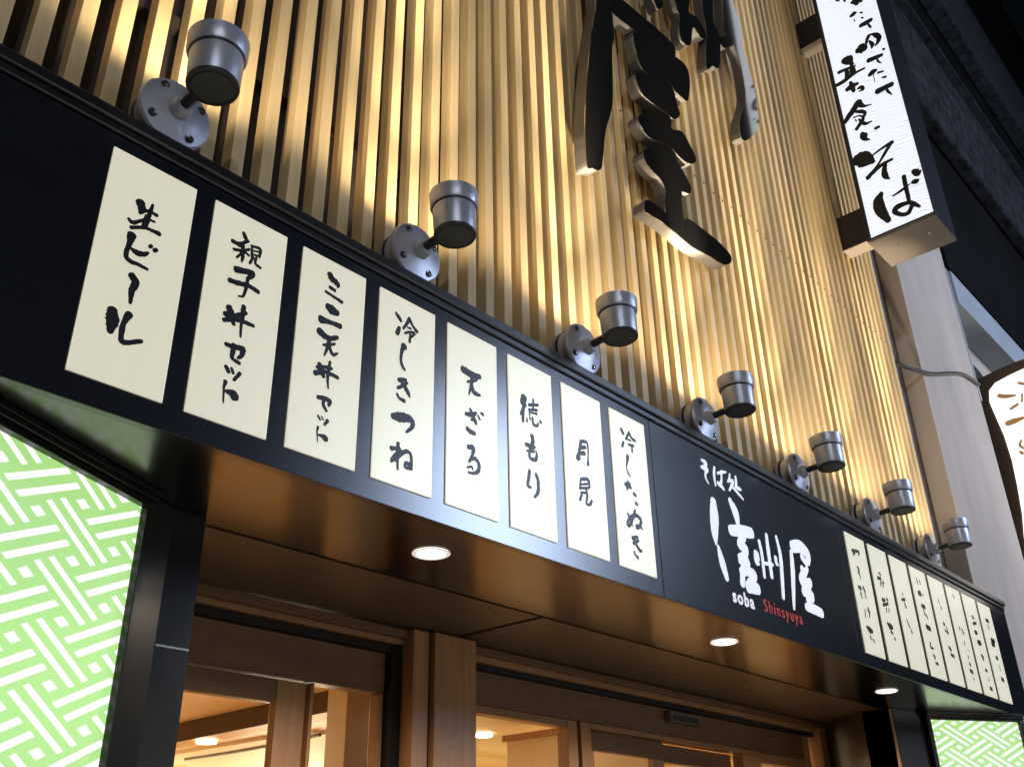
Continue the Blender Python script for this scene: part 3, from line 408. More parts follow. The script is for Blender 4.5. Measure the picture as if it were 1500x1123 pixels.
def lamp(kind, name, loc, energy, color, parent=None, size=0.05, target=None, spot=None, blend=0.3):
    d = bpy.data.lights.new(name, kind); d.energy = energy; d.color = color
    if kind == 'AREA': d.shape = 'DISK'; d.size = size
    else: d.shadow_soft_size = size
    if spot: d.spot_size = spot; d.spot_blend = blend
    o = bpy.data.objects.new(name, d); COL.objects.link(o); o.location = loc
    if target: o.rotation_euler = (Vector(target) - Vector(loc)).to_track_quat('-Z', 'Y').to_euler()
    if parent:
        o.parent = parent; o.matrix_parent_inverse = Matrix.Translation(-parent_origin(parent))
    return o

# ------------------------------------------------------------------ setting: street
SOF = 2.556
road = MB().box(-60, 60, -60, -2.9, -0.5, -0.12).build('road', M['asphalt']); road['kind'] = 'structure'
pave = MB().box(-60, 60, -2.9, 10, -0.5, 0.0).build('pavement', M['paving']); pave['kind'] = 'structure'

# ------------------------------------------------------------------ restaurant building
rest = empty('restaurant_building', (2.0, 0.6, 0), 'soba restaurant building with dark upper wall, bronze soffit and timber doors below', 'building')
MB().box(-3.2, 6.0, 0.20, 0.40, SOF + 0.3, 13).build('backing_wall', M['dark_wall'], rest)
for k, z in enumerate((3.95, 5.12, 6.3, 7.5)):
    MB().box(-3.1, 5.98, 0.158, 0.197, z, z + 0.045).build('batten', M['batten'], rest)
MB().box(-3.0, 6.84, 0.004, 0.509, SOF, SOF + 0.05).build('soffit', M['soffit'], rest)
MB().box(0.55, 2.262, 0.533, 1.12, SOF + 0.002, SOF + 0.05).build('soffit_panel', M['soffit_matte'], rest)
MB().box(2.292, 5.98, 0.533, 1.16, SOF + 0.002, SOF + 0.05).build('soffit_panel', M['soffit_matte'], rest)
MB().box(-3.0, 6.84, 0.5, 1.3, SOF + 0.052, SOF + 0.12).build('soffit_backing', M['gap'], rest)
# corner posts beside the entrance
mb = MB(); mb.prism([(0.452, 0.40), (0.560, 0.452), (0.664, 0.452), (0.664, 0.62), (0.452, 0.62)], lambda a, b, d: (a, b, d), 0.0, SOF - 0.002)
cp = mb.build('corner_post', M['frame_black'], rest)
MB().box(0.562, 0.662, 0.4495, 0.4515, 2.163, 2.169).build('joint_line', M['steel'], cp)
mb = MB(); mb.prism([(5.60, 0.46), (5.90, 0.392), (5.925, 0.40), (5.925, 0.66), (5.60, 0.66)], lambda a, b, d: (a, b, d), 0.0, SOF - 0.002)
mb.build('corner_post', M['frame_black'], rest)
# side returns between the posts and the timber front
mb = MB(); mb.prism([(5.60, 0.47), (5.60, 0.66), (5.94, 1.14), (6.06, 1.14), (5.72, 0.47)], lambda a, b, d: (a, b, d), 0.0, SOF - 0.004)
mb.build('return_wall', M['brown_panel'], rest)
MB().box(5.575, 5.599, 0.464, 0.474, 0.0, SOF - 0.006).build('return_trim', M['oak_light'], rest)
MB().box(0.58, 0.66, 0.625, 1.2, 0, SOF - 0.004).build('return_wall', M['brown_panel'], rest)
# interior behind the glass
MB().box(0.3, 7.6, 1.26, 7.4, 2.62, 2.70).build('interior_ceiling', M['int_wood'], rest)
MB().box(0.3, 7.6, 7.4, 7.5, 0, 2.7).build('interior_wall', M['int_cream'], rest)
MB().box(7.6, 7.7, 1.26, 7.5, 0, 2.7).build('interior_wall', M['int_cream'], rest)
MB().box(0.2, 0.3, 1.26, 7.5, 0, 2.7).build('interior_wall', M['int_cream'], rest)
MB().box(0.3, 7.6, 1.2, 7.4, 0.002, 0.02).build('interior_floor', M['int_wood'], rest)
bmn = MB().box(2.86, 3.02, 1.5, 7.4, 2.50, 2.618).build('ceiling_beam', M['int_wood'], rest)
MB().box(2.845, 2.859, 1.5, 7.4, 2.50, 2.618).build('beam_face', M['int_beam'], bmn)
mb = MB()
arc = [(3.55, 5.9), (3.62, 4.35), (3.9, 3.5), (4.4, 3.9), (4.7, 5.0), (4.5, 6.2)]
mb.prism(arc, lambda a, b, d: (a, b, d), 2.595, 2.618); mb.build('ceiling_raft', M['int_cream'], rest)
MB().tube([(3.75 + 0.05 * math.sin(i * .3), 5.6 - i * 0.16, 2.588 ) for i in range(12)], 0.012).build('raft_line', M['int_beam'], rest)
MB().box(4.5, 4.6, 1.55, 2.74, 0.02, 2.49).build('partition', M['int_cream'], rest)
MB().box(2.28, 2.46, 1.75, 1.90, 0.02, 2.615, 0.004).build('inner_post', M['int_cream'], rest)
mnu = MB().box(5.0, 6.9, 4.0, 4.06, 2.10, 2.44).build('menu_lightbox', mat('lit_menu_strip', (0.8, 0.85, 0.5), 0.4, emit=(0.85, 1.0, 0.45), estr=1.3), rest)
MB().box(4.47, 4.63, 1.53, 2.76, 2.4905, 2.53).build('partition_cap', M['oak'], rest)
for (x, y) in ((2.94, 4.0), (3.6, 4.0), (4.75, 3.2), (1.9, 3.0), (5.9, 2.2), (4.2, 2.0)):
    zc = 2.499 if x == 2.94 else 2.618
    cl = MB().lathe([(0, 0.0), (0.055, 0.0), (0.066, 0.004), (0.066, 0.02)], (x, y, zc), (0, 0, -1), 24).build('ceiling_lamp', M['int_light'], rest)
lamp('AREA', 'room_light', (2.2, 3.4, 2.45), 80, (1.0, 0.76, 0.50), rest, 1.6, (2.2, 3.4, 0))
lamp('AREA', 'room_light', (5.0, 2.2, 2.45), 55, (1.0, 0.74, 0.45), rest, 1.0, (5.0, 2.2, 0))
lamp('AREA', 'ceiling_fill', (3.2, 6.6, 1.75), 42, (1.0, 0.78, 0.50), rest, 1.2, (3.2, 5.6, 2.7))  # added hidden lamps that brighten the interior ceiling from below
lamp('AREA', 'ceiling_fill', (5.6, 6.6, 1.75), 60, (1.0, 0.80, 0.54), rest, 1.2, (5.2, 5.4, 2.7))

# ------------------------------------------------------------------ timber shopfront
sf = empty('timber_shopfront', (3.0, 1.13, 0), 'brown timber shopfront with glazed sliding doors set back under the soffit', 'shopfront')
YD = 1.13
def bx(name, x0, x1, z0, z1, m, y0=YD, y1=YD + 0.07, parent=None, bev=0.003):
    return MB().box(x0, x1, y0, y1, z0, z1, bev).build(name, m, parent or sf)
# left bay
bx('head_rail', 0.664, 2.10, 2.494, SOF - 0.004, M['oak_light'], 1.075, 1.12)
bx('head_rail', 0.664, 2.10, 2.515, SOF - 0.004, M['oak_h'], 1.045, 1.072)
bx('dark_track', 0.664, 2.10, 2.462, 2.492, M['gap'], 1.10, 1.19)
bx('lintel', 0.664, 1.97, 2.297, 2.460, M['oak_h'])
fx = bx('fixed_window', 1.600, 1.616, 0.02, 2.295, M['oak'], YD + 0.002, YD + 0.06)
bx('window_jamb', 1.945, 1.968, 0.02, 2.295, M['oak'], YD + 0.002, YD + 0.06, fx)
bx('pane', 1.617, 1.944, 0.1, 2.294, M['glass'], YD + 0.030, YD + 0.036, fx, 0)
dr = bx('door', 1.459, 1.592, 0.02, 2.293, M['oak'], YD + 0.022, YD + 0.065)
bx('door_head', 0.70, 1.457, 2.207, 2.293, M['oak_h'], YD + 0.022, YD + 0.065, dr)
bx('door_stile', 0.664, 0.70, 0.02, 2.293, M['oak'], YD + 0.022, YD + 0.065, dr)
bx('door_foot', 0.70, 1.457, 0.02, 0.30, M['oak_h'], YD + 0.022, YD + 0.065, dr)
bx('pane', 0.701, 1.456, 0.301, 2.206, M['glass'], YD + 0.040, YD + 0.046, dr, 0)
bx('dark_reveal', 1.972, 2.098, 0.02, 2.49, M['gap'], YD - 0.04, YD + 0.07)
bx('pillar_strip', 2.02, 2.108, 0.0, SOF - 0.004, M['oak'], 1.012, 1.085)
bx('pillar', 2.122, 2.372, 0.0, SOF - 0.004, M['oak'], 0.99, 1.25, None, 0.004)
bx('pillar_gap', 2.109, 2.1215, 0.0, SOF - 0.004, M['gap'], 1.02, 1.2, None, 0)
# right bay
bx('head_rail', 2.373, 5.93, 2.494, SOF - 0.004, M['oak_light'], 1.085, 1.13)
bx('head_rail', 2.373, 5.93, 2.520, SOF - 0.004, M['oak_h'], 1.050, 1.082)
bx('dark_track', 2.373, 5.93, 2.468, 2.492, M['gap'], 1.11, 1.19)
bx('lintel', 2.373, 5.74, 2.318, 2.466, M['oak_h'])
fx = bx('fixed_window', 2.373, 3.159, 2.280, 2.316, M['oak_light'], YD - 0.004, YD + 0.06)
bx('pane', 2.385, 3.158, 0.10, 2.279, M['glass'], YD + 0.030, YD + 0.036, fx, 0)
bx('mullion', 3.160, 3.235, 0.02, 2.316, M['oak'], YD - 0.006, YD + 0.065)
bx('mullion', 3.255, 3.335, 0.02, 2.316, M['oak'], YD - 0.014, YD + 0.065)
bx('groove', 3.2355, 3.2545, 0.02, 2.316, M['gap'], YD + 0.01, YD + 0.06, None, 0)
bx('door_transom', 3.336, 5.05, 2.290, 2.316, M['oak_light'], YD - 0.014, YD + 0.065)
def leaf(x0, x1, y):
    d = bx('door', x0, x1, 2.195, 2.288, M['oak_h'], y, y + 0.04)
    bx('door_stile', x0, x0 + 0.055, 0.02, 2.194, M['oak'], y, y + 0.04, d)
    bx('door_stile', x1 - 0.10, x1, 0.02, 2.194, M['oak'], y, y + 0.04, d)
    bx('door_foot', x0 + 0.056, x1 - 0.101, 0.02, 0.30, M['oak_h'], y, y + 0.04, d)
    bx('pane', x0 + 0.056, x1 - 0.101, 0.301, 2.194, M['glass'], y + 0.018, y + 0.024, d, 0)
leaf(3.338, 4.02, YD + 0.02)
leaf(4.03, 4.83, YD + 0.075)
bx('mullion', 4.835, 5.05, 0.02, 2.289, M['oak'], YD - 0.010, YD + 0.065)
fx = bx('fixed_window', 5.051, 5.66, 2.255, 2.316, M['oak_light'], YD, YD + 0.06)
bx('pane', 5.06, 5.65, 0.10, 2.254, M['glass'], YD + 0.030, YD + 0.036, fx, 0)
bx('end_post', 5.661, 5.74, 0.0, 2.466, M['oak'], YD - 0.006, YD + 0.07)
bx('end_post', 5.80, 5.93, 0.0, SOF - 0.004, M['oak'], 1.06, 1.20)
sn = empty('door_sensor', (4.13, 1.10, 2.42), 'small grey automatic door sensor box on the brown door lintel', 'door sensor')
MB().box(4.03, 4.33, 1.085, 1.128, 2.392, 2.452, 0.006).build('housing', M['sign_brown'], sn)
MB().box(4.05, 4.31, 1.0825, 1.0848, 2.398, 2.430).build('sensor_window', M['cap_dark'], sn)

# ------------------------------------------------------------------ fascia sign band
fs = empty('fascia_sign', (2.0, 0.0, 2.553), 'long black fascia band across the shop with white brush logo 信州屋', 'sign')
FB = 2.553
SEC = ((-3.0, 2.3860), (2.3875, 4.1415), (4.1430, 6.85))
boards = []
for x0, x1 in SEC:
    boards.append(MB().box(x0, x1, 0.0, 0.03, FB, 3.312, 0.002).build('black_board', M['black_board'], fs))
MB().box(-3.0, 6.85, 0.032, 0.50, SOF + 0.125, 3.36).build('fascia_box', M['black_rail'], fs)
MB().box(-3.0, 6.853, -0.010, 0.030, 3.3135, 3.338, 0.004).build('top_rail', M['black_rail'], fs)
MB().box(-3.0, 6.856, -0.020, 0.052, 3.3395, 3.378, 0.006).build('top_rail', M['black_rail'], fs)
MB().box(6.851, 6.858, 0.0, 0.5, FB, 3.338).build('end_plate', M['black_board'], fs)
fb = lambda a, b, d: (a, -0.0006 - d, b)
write(D['logo_small'], fb, M['white_paint'], boards[1], 0.06, 1.0, 0.004, False)
write(D['logo_big'], fb, M['white_paint'], boards[1], 0.04, 0.97, 0.012, False)
text_mesh('lettering', 'soba', 0.083, (2.915, -0.001, 2.640), M['white_paint'], boards[1], 1.22, 0.0022, sx=1.0)
text_mesh('lettering', 'Shinsyuya', 0.079, (3.185, -0.001, 2.648), M['red_paint'], boards[1], 1.28, 0.0, sx=0.92)

PW, PZ0, PZ1 = 0.2406, 2.62, 3.2695
px0 = [0.3 * i for i in range(8)] + [4.2199 + 0.2919 * i for i in range(8)]
TXT = ['生ビール', '親子丼セット', 'ミニ天丼セット', '冷しきつね', '天ざる', '徳もり', '月見', '冷したぬき']
LAB = ['cream menu plate lettered %s in black brush' % t for t in TXT]
LAB[0] = 'widest-looking cream menu plate lettered 生ビール, at the dark left end of the fascia'
LAB += ['cream menu plate with five brush characters, first to the right of the white logo',
        'cream menu plate with three bold characters low down, second right of the white logo',
        'nearly bare cream menu plate with two characters, third right of the white logo',
        'cream menu plate with six brush characters, fourth right of the white logo',
        'cream menu plate with small faint top characters, fifth right of the white logo',
        'cream menu plate with dense small writing at its foot, third from the fascia end',
        'cream menu plate with a column of tiny characters, second from the fascia end',
        'last cream menu plate, at the right end of the fascia']
for i, x in enumerate(px0):
    p = empty('menu_plate', (x, 0, PZ0), LAB[i], 'menu sign', 'cream menu plates along the black fascia')
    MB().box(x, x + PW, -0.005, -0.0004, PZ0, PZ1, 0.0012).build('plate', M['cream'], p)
    write(D['p%d' % (i + 1)], lambda a, b, d: (a, -0.0052 - d, b), M['ink'], p, 0.14, 1.5, 0.003 if i < 8 else 0.008)

# ------------------------------------------------------------------ slat screen
ss = empty('slat_screen', (2.0, 0.09, 3.3), 'tall screen of pale timber slats above the black fascia', 'slat screen')
YS = 0.09
proto = None
k = 0
x = -0.187 - 0.1015 * 25
while x < 6.04:
    dpt = 0.057
    jz = random.uniform(-0.004, 0.004)
    if proto is None:
        m_ = MB().box(-0.0445, 0.0, 0, dpt, 0, 9.5, 0.0025)
        proto = m_.build('slat', M['slat'], ss, keep=False); o = proto
    else:
        o = proto.copy(); COL.objects.link(o)
    o.location = (x - 2.0 + random.uniform(-0.0015, 0.0015), random.uniform(-0.002, 0.002), 0.0 + random.uniform(-0.02, 0.0))
    x += 0.1015; k += 1
# dark screw heads in one row across the slats
mb = MB()
x = -0.187 + 0.1015 * 24
while x < 6.0:
    for dz in (0.0,):
        mb.lathe([(0.007, 0.0), (0.006, 0.003), (0, 0.0035)], (x - 0.022, YS - 0.0022, 5.18 + random.uniform(-.01, .01)), (0, -1, 0), 8)
    x += 0.1015
sc = mb.build('screw_row', M['metal_dark'], ss); sc['kind'] = 'stuff'

# ------------------------------------------------------------------ spotlights
LX = [0.142 + 0.908 * i for i in range(7)]
SL = ['grey spotlight above the 生ビール plate, nearest the camera',
      'grey spotlight above the plate lettered ミニ天丼セット, second from the left',
      'grey spotlight above the plate lettered 徳もり, third from the left',
      'grey spotlight over the left part of the white logo board, fourth from the left',
      'grey spotlight over the right part of the white logo board, third from the right end',
      'grey spotlight above the first plates right of the logo, second from the right end',
      'smallest-looking grey spotlight, at the far right end of the fascia']
def spot(i, x):
    t = empty('spotlight', (x, 0, 3.478), SL[i], 'spotlight', 'grey spotlights along the fascia top')
    Z = 3.478
    mb = MB().lathe([(0.090, -0.088), (0.090, -0.012), (0.107, -0.010), (0.109, 0.0), (0.104, 0.008), (0.060, 0.018), (0.040, 0.022), (0.0, 0.022)], (x, 0, Z), (0, -1, 0), 48)
    b = mb.build('base', M['metal'], t, True)
    MB().lathe([(0.0902, -0.070), (0.0925, -0.068), (0.0925, -0.058), (0.0902, -0.056)], (x, 0, Z), (0, -1, 0), 40).build('gasket', M['metal_dark'], b, True)
    for a in (35, 125, 215, 305):
        c = (x + 0.082 * math.cos(math.radians(a)), -0.0125, Z + 0.082 * math.sin(math.radians(a)))
        h = MB().lathe([(0.0, 0.002), (0.0095, 0.002), (0.0125, 0.0035), (0.0125, -0.004)], c, (0, -1, 0), 16).build('screw_hole', M['metal_dark'], b)
        MB().lathe([(0.0055, 0.0), (0.0045, 0.0055), (0, 0.006)], (c[0] + 0.001, c[1], c[2] - .002), (0, -1, 0), 10).build('screw', M['steel'], h)
    dy = -0.180
    hub = Vector((x, -0.018, Z)); end = Vector((x + 0.004, dy + 0.045, Z + 0.012))
    MB().lathe([(0.034, 0.0), (0.032, 0.018), (0.024, 0.032), (0.0, 0.033)], hub, (0.0, -1, 0.10), 24).build('hub', M['metal'], t, True)
    ar = MB().tube([hub + Vector((0, -0.02, 0.002)), hub + Vector((0, -0.06, 0.006)), end], 0.0155, 16).build('arm', M['metal_dark'], t, True)
    MB().tube([hub + Vector((0.012, -0.030, 0.0)), hub + Vector((0.012, -0.075, 0.004))], 0.006, 10).build('pivot', M['steel'], ar, True)
    tilt = 0.03 + 0.02 * ((i * 37) % 5 - 2) * 0.5
    ax = Vector((0.0, 0.035 + tilt * 0.3, 1.0)).normalized(); o = Vector((x + 0.006, dy, Z - 0.018))
    mb = MB().lathe([(0.060, 0.004), (0.0665, 0.004), (0.0695, 0.012), (0.0725, 0.098), (0.0725, 0.104), (0.0700, 0.105), (0.0700, 0.109), (0.0775, 0.110), (0.0815, 0.120), (0.0825, 0.150), (0.0835, 0.166), (0.080, 0.168), (0.074, 0.160), (0.070, 0.128), (0.0, 0.128)], o, ax, 56)
    hd = mb.build('head', M['metal'], t, True)
    MB().lathe([(0.0, -0.003), (0.055, -0.003), (0.062, 0.002), (0.062, 0.006)], o, ax, 40).build('end_cap', M['cap_dark'], hd, True)
    MB().lathe([(0.0600, -0.001), (0.0690, 0.000), (0.0700, 0.004), (0.0690, 0.009)], o, ax, 40).build('seal', M['metal_dark'], hd, True)
    MB().lathe([(0.0715, 0.1025), (0.0745, 0.1035), (0.0755, 0.1090), (0.0715, 0.1098)], o, ax, 40).build('groove_ring', M['metal_dark'], hd, True)
    MB().lathe([(0.0, 0.1295), (0.066, 0.1295), (0.068, 0.1285)], o, ax, 32).build('lens', M['lens_up'], hd, True)
    L = o + ax * 0.150
    WARM = (1.0, 0.85, 0.60)
    lamp('SPOT', 'spill', L, 19, WARM, t, 0.03, L + Vector((0, 0.30, 1)), math.radians(172), 0.4)
    lamp('SPOT', 'beam', L, 130, WARM, t, 0.03, L + Vector((0, 0.16, 1)), math.radians(56), 1.0)
    lamp('SPOT', 'core_beam', L, 900, WARM, t, 0.03, L + Vector((0, 0.085, 1)), math.radians(27), 1.0)
for i, x in enumerate(LX): spot(i, x)

# ------------------------------------------------------------------ downlights
DL = ['bright recessed downlight in the bronze soffit, nearest the camera',
      'recessed downlight in the bronze soffit below the white logo board',
      'thin-looking recessed downlight in the soffit near the right light box']
for i, x in enumerate((1.372, 3.216, 5.000)):
    t = empty('downlight', (x, 0.236, SOF), DL[i], 'downlight', 'recessed downlights in the soffit')
    MB().lathe([(0.060, 0.0005), (0.064, 0.003), (0.058, 0.006), (0.048, 0.004)], (x, 0.236, SOF), (0, 0, -1), 40).build('trim', M['down_trim'], t, True)
    MB().lathe([(0.0, 0.0025), (0.058, 0.0025)], (x, 0.236, SOF), (0, 0, -1), 40).build('lens', M['down_lens'], t, True)
    lamp('SPOT', 'beam', (x, 0.236, SOF - 0.02), 80, (1.0, 0.82, 0.62), t, 0.04, (x, 0.236, 0), math.radians(150), 0.6)

# ------------------------------------------------------------------ woven-pattern light boxes
def light_box(A, B, ztop, label, origin, ea, eb, strength, end0, end1):
    A = Vector((A[0], A[1], 0)); B = Vector((B[0], B[1], 0)); d = B - A; ang = math.atan2(d.y, d.x); ln = d.length
    t = empty('light_box', A, label, 'light box', None, ang)
    m = weave_mat('woven_pattern_film', origin, ea, eb, strength)
    MB().box(0.0, ln, 0.0, 0.05, 0.25, ztop).build('panel', m, t, keep=False)
    f = MB()
    f.box(-0.03, ln + end1, -0.022, 0.06, ztop + 0.0005, ztop + 0.018, 0.002)
    f.box(-0.03, ln + end1, -0.034, 0.06, ztop + 0.0185, ztop + 0.032, 0.002)
    f.box(-0.03, ln + end1, -0.040, 0.06, ztop + 0.0325, SOF - 0.0015, 0.001)
    f.box(ln + 0.0005, ln + end1, -0.022, 0.06, 0.0, ztop, 0.002)
    f.box(-end0, -0.0005, -0.022, 0.06, 0.0, ztop, 0.002)
    f.box(0.0, ln, -0.02, 0.06, 0.0, 0.2495, 0.002)
    f.build('frame', M['frame_black'], t, keep=False)
    return t
light_box((-0.60, -0.0928), (0.428, 0.389), 2.507, 'large glowing light box of green and white woven pattern, left of the entrance',
          (0.7745, 2.297), (0.141, 0.067), (0.143, -0.080), 1.05, 0.03, 0.026)
light_box((5.936, 0.367), (6.526, 0.003), 2.507, 'small glowing green and white woven light box under the right end of the fascia',
          (0.05, 2.35), (0.141, 0.067), (0.143, -0.080), 1.05, 0.03, 0.03)
gp = MB().box(6.56, 6.68, -0.03, 0.12, 0.0, SOF - 0.004, 0.004).build('end_post', M['blue_paint'], rest)

# ------------------------------------------------------------------ raised letters on the slats
def letter(polys, label):
    t = empty('raised_letter', (polys[0][0][0], -0.03, polys[0][0][1]), label, 'letter', 'black raised characters on the slat screen')
    face, side = MB(), MB()
    for i, P in enumerate(polys):
        y0 = -0.0300 + i * 0.0006
        # smooth the traced outline a little
        Q = []
        n = len(P)
        for j in range(n):
            a, b, c, d = [Vector(P[(j + q) % n]) for q in (-1, 0, 1, 2)]
            for tt in (0.0, 0.33, 0.67):
                Q.append(0.5 * (2 * b + (c - a) * tt + (2 * a - 5 * b + 4 * c - d) * tt * tt + (3 * b - a - 3 * c + d) * tt ** 3) if True else b)
        Q = [(q[0], q[1]) for q in Q]
        face.prism(Q, lambda a, b, dd: (a, dd, b), y0, y0 + 0.004)
        side.prism(Q, lambda a, b, dd: (a, dd, b), y0 + 0.0043, 0.036 + i * 0.0006)
    side.build('return_edge', M['letter_side'], t)
    face.build('face', M['letter_face'], t)
    for i, P in enumerate(polys):
        cx = sum(p[0] for p in P) / len(P); cz = sum(p[1] for p in P) / len(P)
    return t
letter(D['letter_a'], 'large black raised brush character 屋 with pale edges standing off the slats')
letter(D['letter_b'], 'black raised brush character right of 屋, its long stroke mirroring the lit sign')

# ------------------------------------------------------------------ projecting vertical sign
vs = empty('projecting_sign', (5.45, -0.15, 5.62), 'tall white lit projecting sign with black brush text ending そば', 'sign')
SX0, SX1, SY0, SY1, SZ0, SZ1 = 5.25, 5.66, -0.632, -0.148, 5.648, 8.9
MB().box(SX0 + 0.004, SX1, SY0, SY1, SZ0 + 0.004, SZ1, 0.003).build('cabinet', M['sign_black'], vs)
MB().box(SX0 - 0.004, SX1 - 0.004, SY0 + 0.002, SY1 - 0.002, SZ0 - 0.006, SZ0 + 0.003).build('underside', mat('dull_brown_underside', (0.062, 0.050, 0.043), 0.45, var=0.08, vscale=(3, 3, 3)), vs)
mf = washi_mat()
sface = MB().box(SX0 - 0.002, SX0 + 0.0035, SY0 + 0.006, SY1 - 0.030, SZ0 + 0.024, SZ1 - 0.03).build('face', mf, vs)
fr = MB()
fr.box(SX0 - 0.010, SX0 + 0.003, SY1 - 0.0295, SY1 + 0.001, SZ0, SZ1, 0.002)
fr.box(SX0 - 0.010, SX0 + 0.003, SY0 - 0.001, SY0 + 0.0055, SZ0, SZ1, 0.001)
fr.box(SX0 - 0.010, SX0 + 0.003, SY0 + 0.006, SY1 - 0.030, SZ0 + 0.0035, SZ0 + 0.0235, 0.002)
fr.build('frame', M['sign_black'], vs)
fv = lambda a, b, d: (SX0 - 0.0024 - d, a, b)
write(D['sign_a'], fv, M['ink'], sface, 0.08, 1.7, 0.012, False)
write(D['sign_b'], fv, M['ink'], sface, 0.05, 1.42, 0.012, False)
for yy in (-0.30, -0.52):
    MB().lathe([(0.010, 0.0), (0.009, 0.006), (0.0, 0.007)], (5.42, yy, SZ0 - 0.006), (0, 0, -1), 12).build('bolt', M['steel'], vs, True)
for zz in (5.77, 7.83):
    br = MB().box(5.40, 5.50, SY1 + 0.0015, YS + 0.02, zz, zz + 0.30, 0.004).build('bracket', M['sign_black'], vs)
    MB().box(5.385, 5.515, SY1 + 0.003, YS - 0.003, zz - 0.014, zz - 0.001, 0.002).build('bracket_plate', M['sign_brown'], br)

# ------------------------------------------------------------------ neighbouring building
nb = empty('neighbouring_building', (8, 0.5, 0), 'grey rendered neighbour with broad pilaster, blue ledge and dark upper storeys', 'building')
MB().box(6.02, 6.50, 0.20, 0.60, 3.2, 9).build('side_wall', M['concrete'], nb)
MB().box(6.47, 7.985, 0.05, 0.70, 2.7, 9).box(6.70, 7.985, 0.05, 0.70, 0, 2.698).build('pilaster', M['pilaster'], nb)
MB().box(7.988, 8.03, 0.045, 0.70, 5.45, 6.88).build('blue_post', M['blue_paint'], nb)
MB().box(8.032, 16, 0.02, 0.30, 6.50, 6.86).build('blue_ledge', M['blue_paint'], nb)
MB().box(7.99, 16, 0.28, 0.9, 0, 6.9).build('wall', M['beige'], nb)
ar = MB()
ar.prism([(9.0 + 0.75 * math.cos(t), 5.75 + 0.55 * math.sin(t)) for t in [math.pi * q / 16 for q in range(17)]] + [(8.25, 3.0), (9.75, 3.0)], lambda a, b, d: (a, d, b), 0.270, 0.279)
ar.build('arched_window', M['cap_dark'], nb)
MB().box(7.99, 40, 0.02, 2.0, 6.90, 20).build('upper_wall', M['dark_render'], nb)
MB().box(6.47, 7.985, 0.051, 2.0, 9.01, 20).build('upper_wall', M['dark_render'], nb)
MB().box(7.0, 40, -0.16, 0.015, 8.95, 10.5, 0.03).build('ledge_band', M['dark_band'], nb)
MB().box(7.0, 40, -0.22, 0.015, 12.4, 14.2, 0.03).build('ledge_band', M['dark_band'], nb)
MB().box(7.0, 40, -0.25, -0.162, 10.503, 10.56).build('ledge_lip', M['dark_band'], nb)
MB().box(-3.2, 6.46, 0.41, 9.0, 2.72, 20).build('core', M['dark_wall'], rest)

cb = MB().tube([tuple(v) for v in catmull([(5.99, 0.17, 5.13), (6.09, 0.06, 5.05), (6.35, 0.035, 5.10), (6.70, 0.035, 5.21), (7.25, 0.035, 5.43), (7.606, 0.035, 5.55), (7.99, 0.03, 5.60)])], 0.016, 10).build('cable', M['cable'], None, True)
tag(cb, 'black cable sagging across the grey pilaster', 'cable')

# ------------------------------------------------------------------ rounded plaque sign at the right edge
rs = empty('rounded_sign', (8.7, 0.2, 4.2), 'white lit sign with rounded top, brown rim and brown brush strokes', 'sign')
half = [(-0.235, 5.943), (-0.095, 5.922), (0.050, 5.889), (0.122, 5.828), (0.145, 5.713), (0.124, 5.537), (0.099, 5.338), (0.0905, 5.08), (0.106, 4.814), (0.130, 4.556), (0.166, 4.35), (0.17, 4.1), (0.12, 3.92), (0.0, 3.85)]
cy = -0.42
full = half + [(2 * cy - a, b) for a, b in half[::-1]]
def grow(P, s):
    out = []; n = len(P)
    for i in range(n):
        a, c = Vector(P[i - 1]), Vector(P[(i + 1) % n]); d = (c - a).normalized()
        out.append((P[i][0] - d[1] * -s, P[i][1] - d[0] * s))
    return out
big = [(cy + (a - cy) * 1.36, 4.9 + (b - 4.9) * 1.10) for a, b in full]
fx8 = lambda a, b, d: (d, a, b)
MB().prism(big, fx8, 8.72, 8.95).build('rim', mat('brown_sign_rim', (0.085, 0.05, 0.032), 0.5, var=0.12), rs)
rf = MB().prism(full, fx8, 8.695, 8.719).build('face', mat('lit_cream_face', (0.6, 0.6, 0.55), 0.4, emit=(1.0, 0.96, 0.88), estr=1.35), rs)
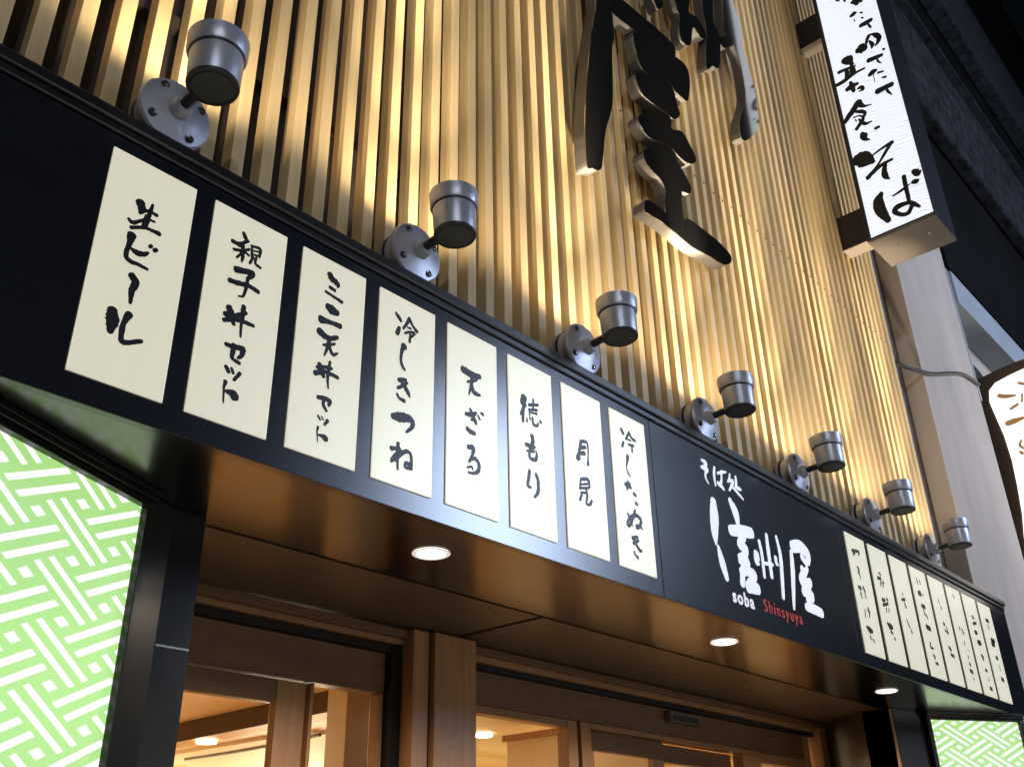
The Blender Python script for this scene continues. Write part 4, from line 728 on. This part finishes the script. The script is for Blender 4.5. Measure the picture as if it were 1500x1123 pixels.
brush(D['round_text'], lambda a, b, d: (8.6945 - d, a, b), 0.08).build('lettering', mat('brown_ink', (0.30, 0.15, 0.06), 0.5, emit=(0.55, 0.28, 0.10), estr=0.45), rf)

# ------------------------------------------------------------------ across the street (lights the facade, seen in reflections)
ob = empty('opposite_building', (8, -9.5, 0), 'grey building across the street with added glowing fill panels', 'building')
MB().box(-8, 30, -11.5, -9.5, 0, 14).build('wall', M['dark_render'], ob)
for i, (x0, x1) in enumerate(((-4, -0.5), (1.0, 4.5), (6, 9.5), (13, 17))):
    MB().box(x0, x1, -9.49, -9.44, 0.5, 2.9).build('fill_panel', mat('fill_panel_glow', (0.5, 0.5, 0.5), 0.3, emit=(1.0, 0.93, 0.85), estr=1.6), ob)  # added glowing panels, out of view, giving the facade soft fill
vg = empty('street_sign', (10.8, -8.8, 5.0), 'tall cool white lit sign across the street', 'sign')
MB().box(9.2, 12.4, -8.9, -8.7, 5.0, 9.4, 0.02).build('cabinet', M['sign_black'], vg)
MB().box(9.3, 12.3, -8.698, -8.67, 5.1, 9.3).build('face', mat('lit_cool_sign', (0.5, 0.5, 0.5), 0.3, emit=(0.58, 0.72, 1.0), estr=22.0), vg)

sl = empty('fill_lamp', (-5.0, -9.0, 0), 'added cool white fill light on a pole, unseen across the road', 'fill lamp')  # added unseen lamp, supplements the ambient light on the facade
MB().lathe([(0.10, -0.12), (0.10, 0.5), (0.06, 0.6), (0.045, 6.9)], (-5.0, -9.0, 0), (0, 0, 1), 20).build('pole', M['sign_black'], sl, True)
MB().tube([(-5.0, -9.0, 6.85), (-4.9, -8.7, 7.05), (-4.75, -8.3, 7.1)], 0.035).build('arm', M['sign_black'], sl, True)
hd = MB().box(-4.95, -4.5, -8.45, -7.95, 7.10, 7.20, 0.02).build('head', M['sign_black'], sl)
MB().box(-4.92, -4.53, -8.42, -7.98, 7.085, 7.0985).build('lens', mat('fill_lamp_lens', (0.8, 0.8, 0.8), 0.3, emit=(0.86, 0.92, 1.0), estr=20.0), hd)
lamp('AREA', 'fill_light', (-4.72, -8.2, 7.06), 340, (0.86, 0.92, 1.0), sl, 0.5, (3.5, 0, 3.5))
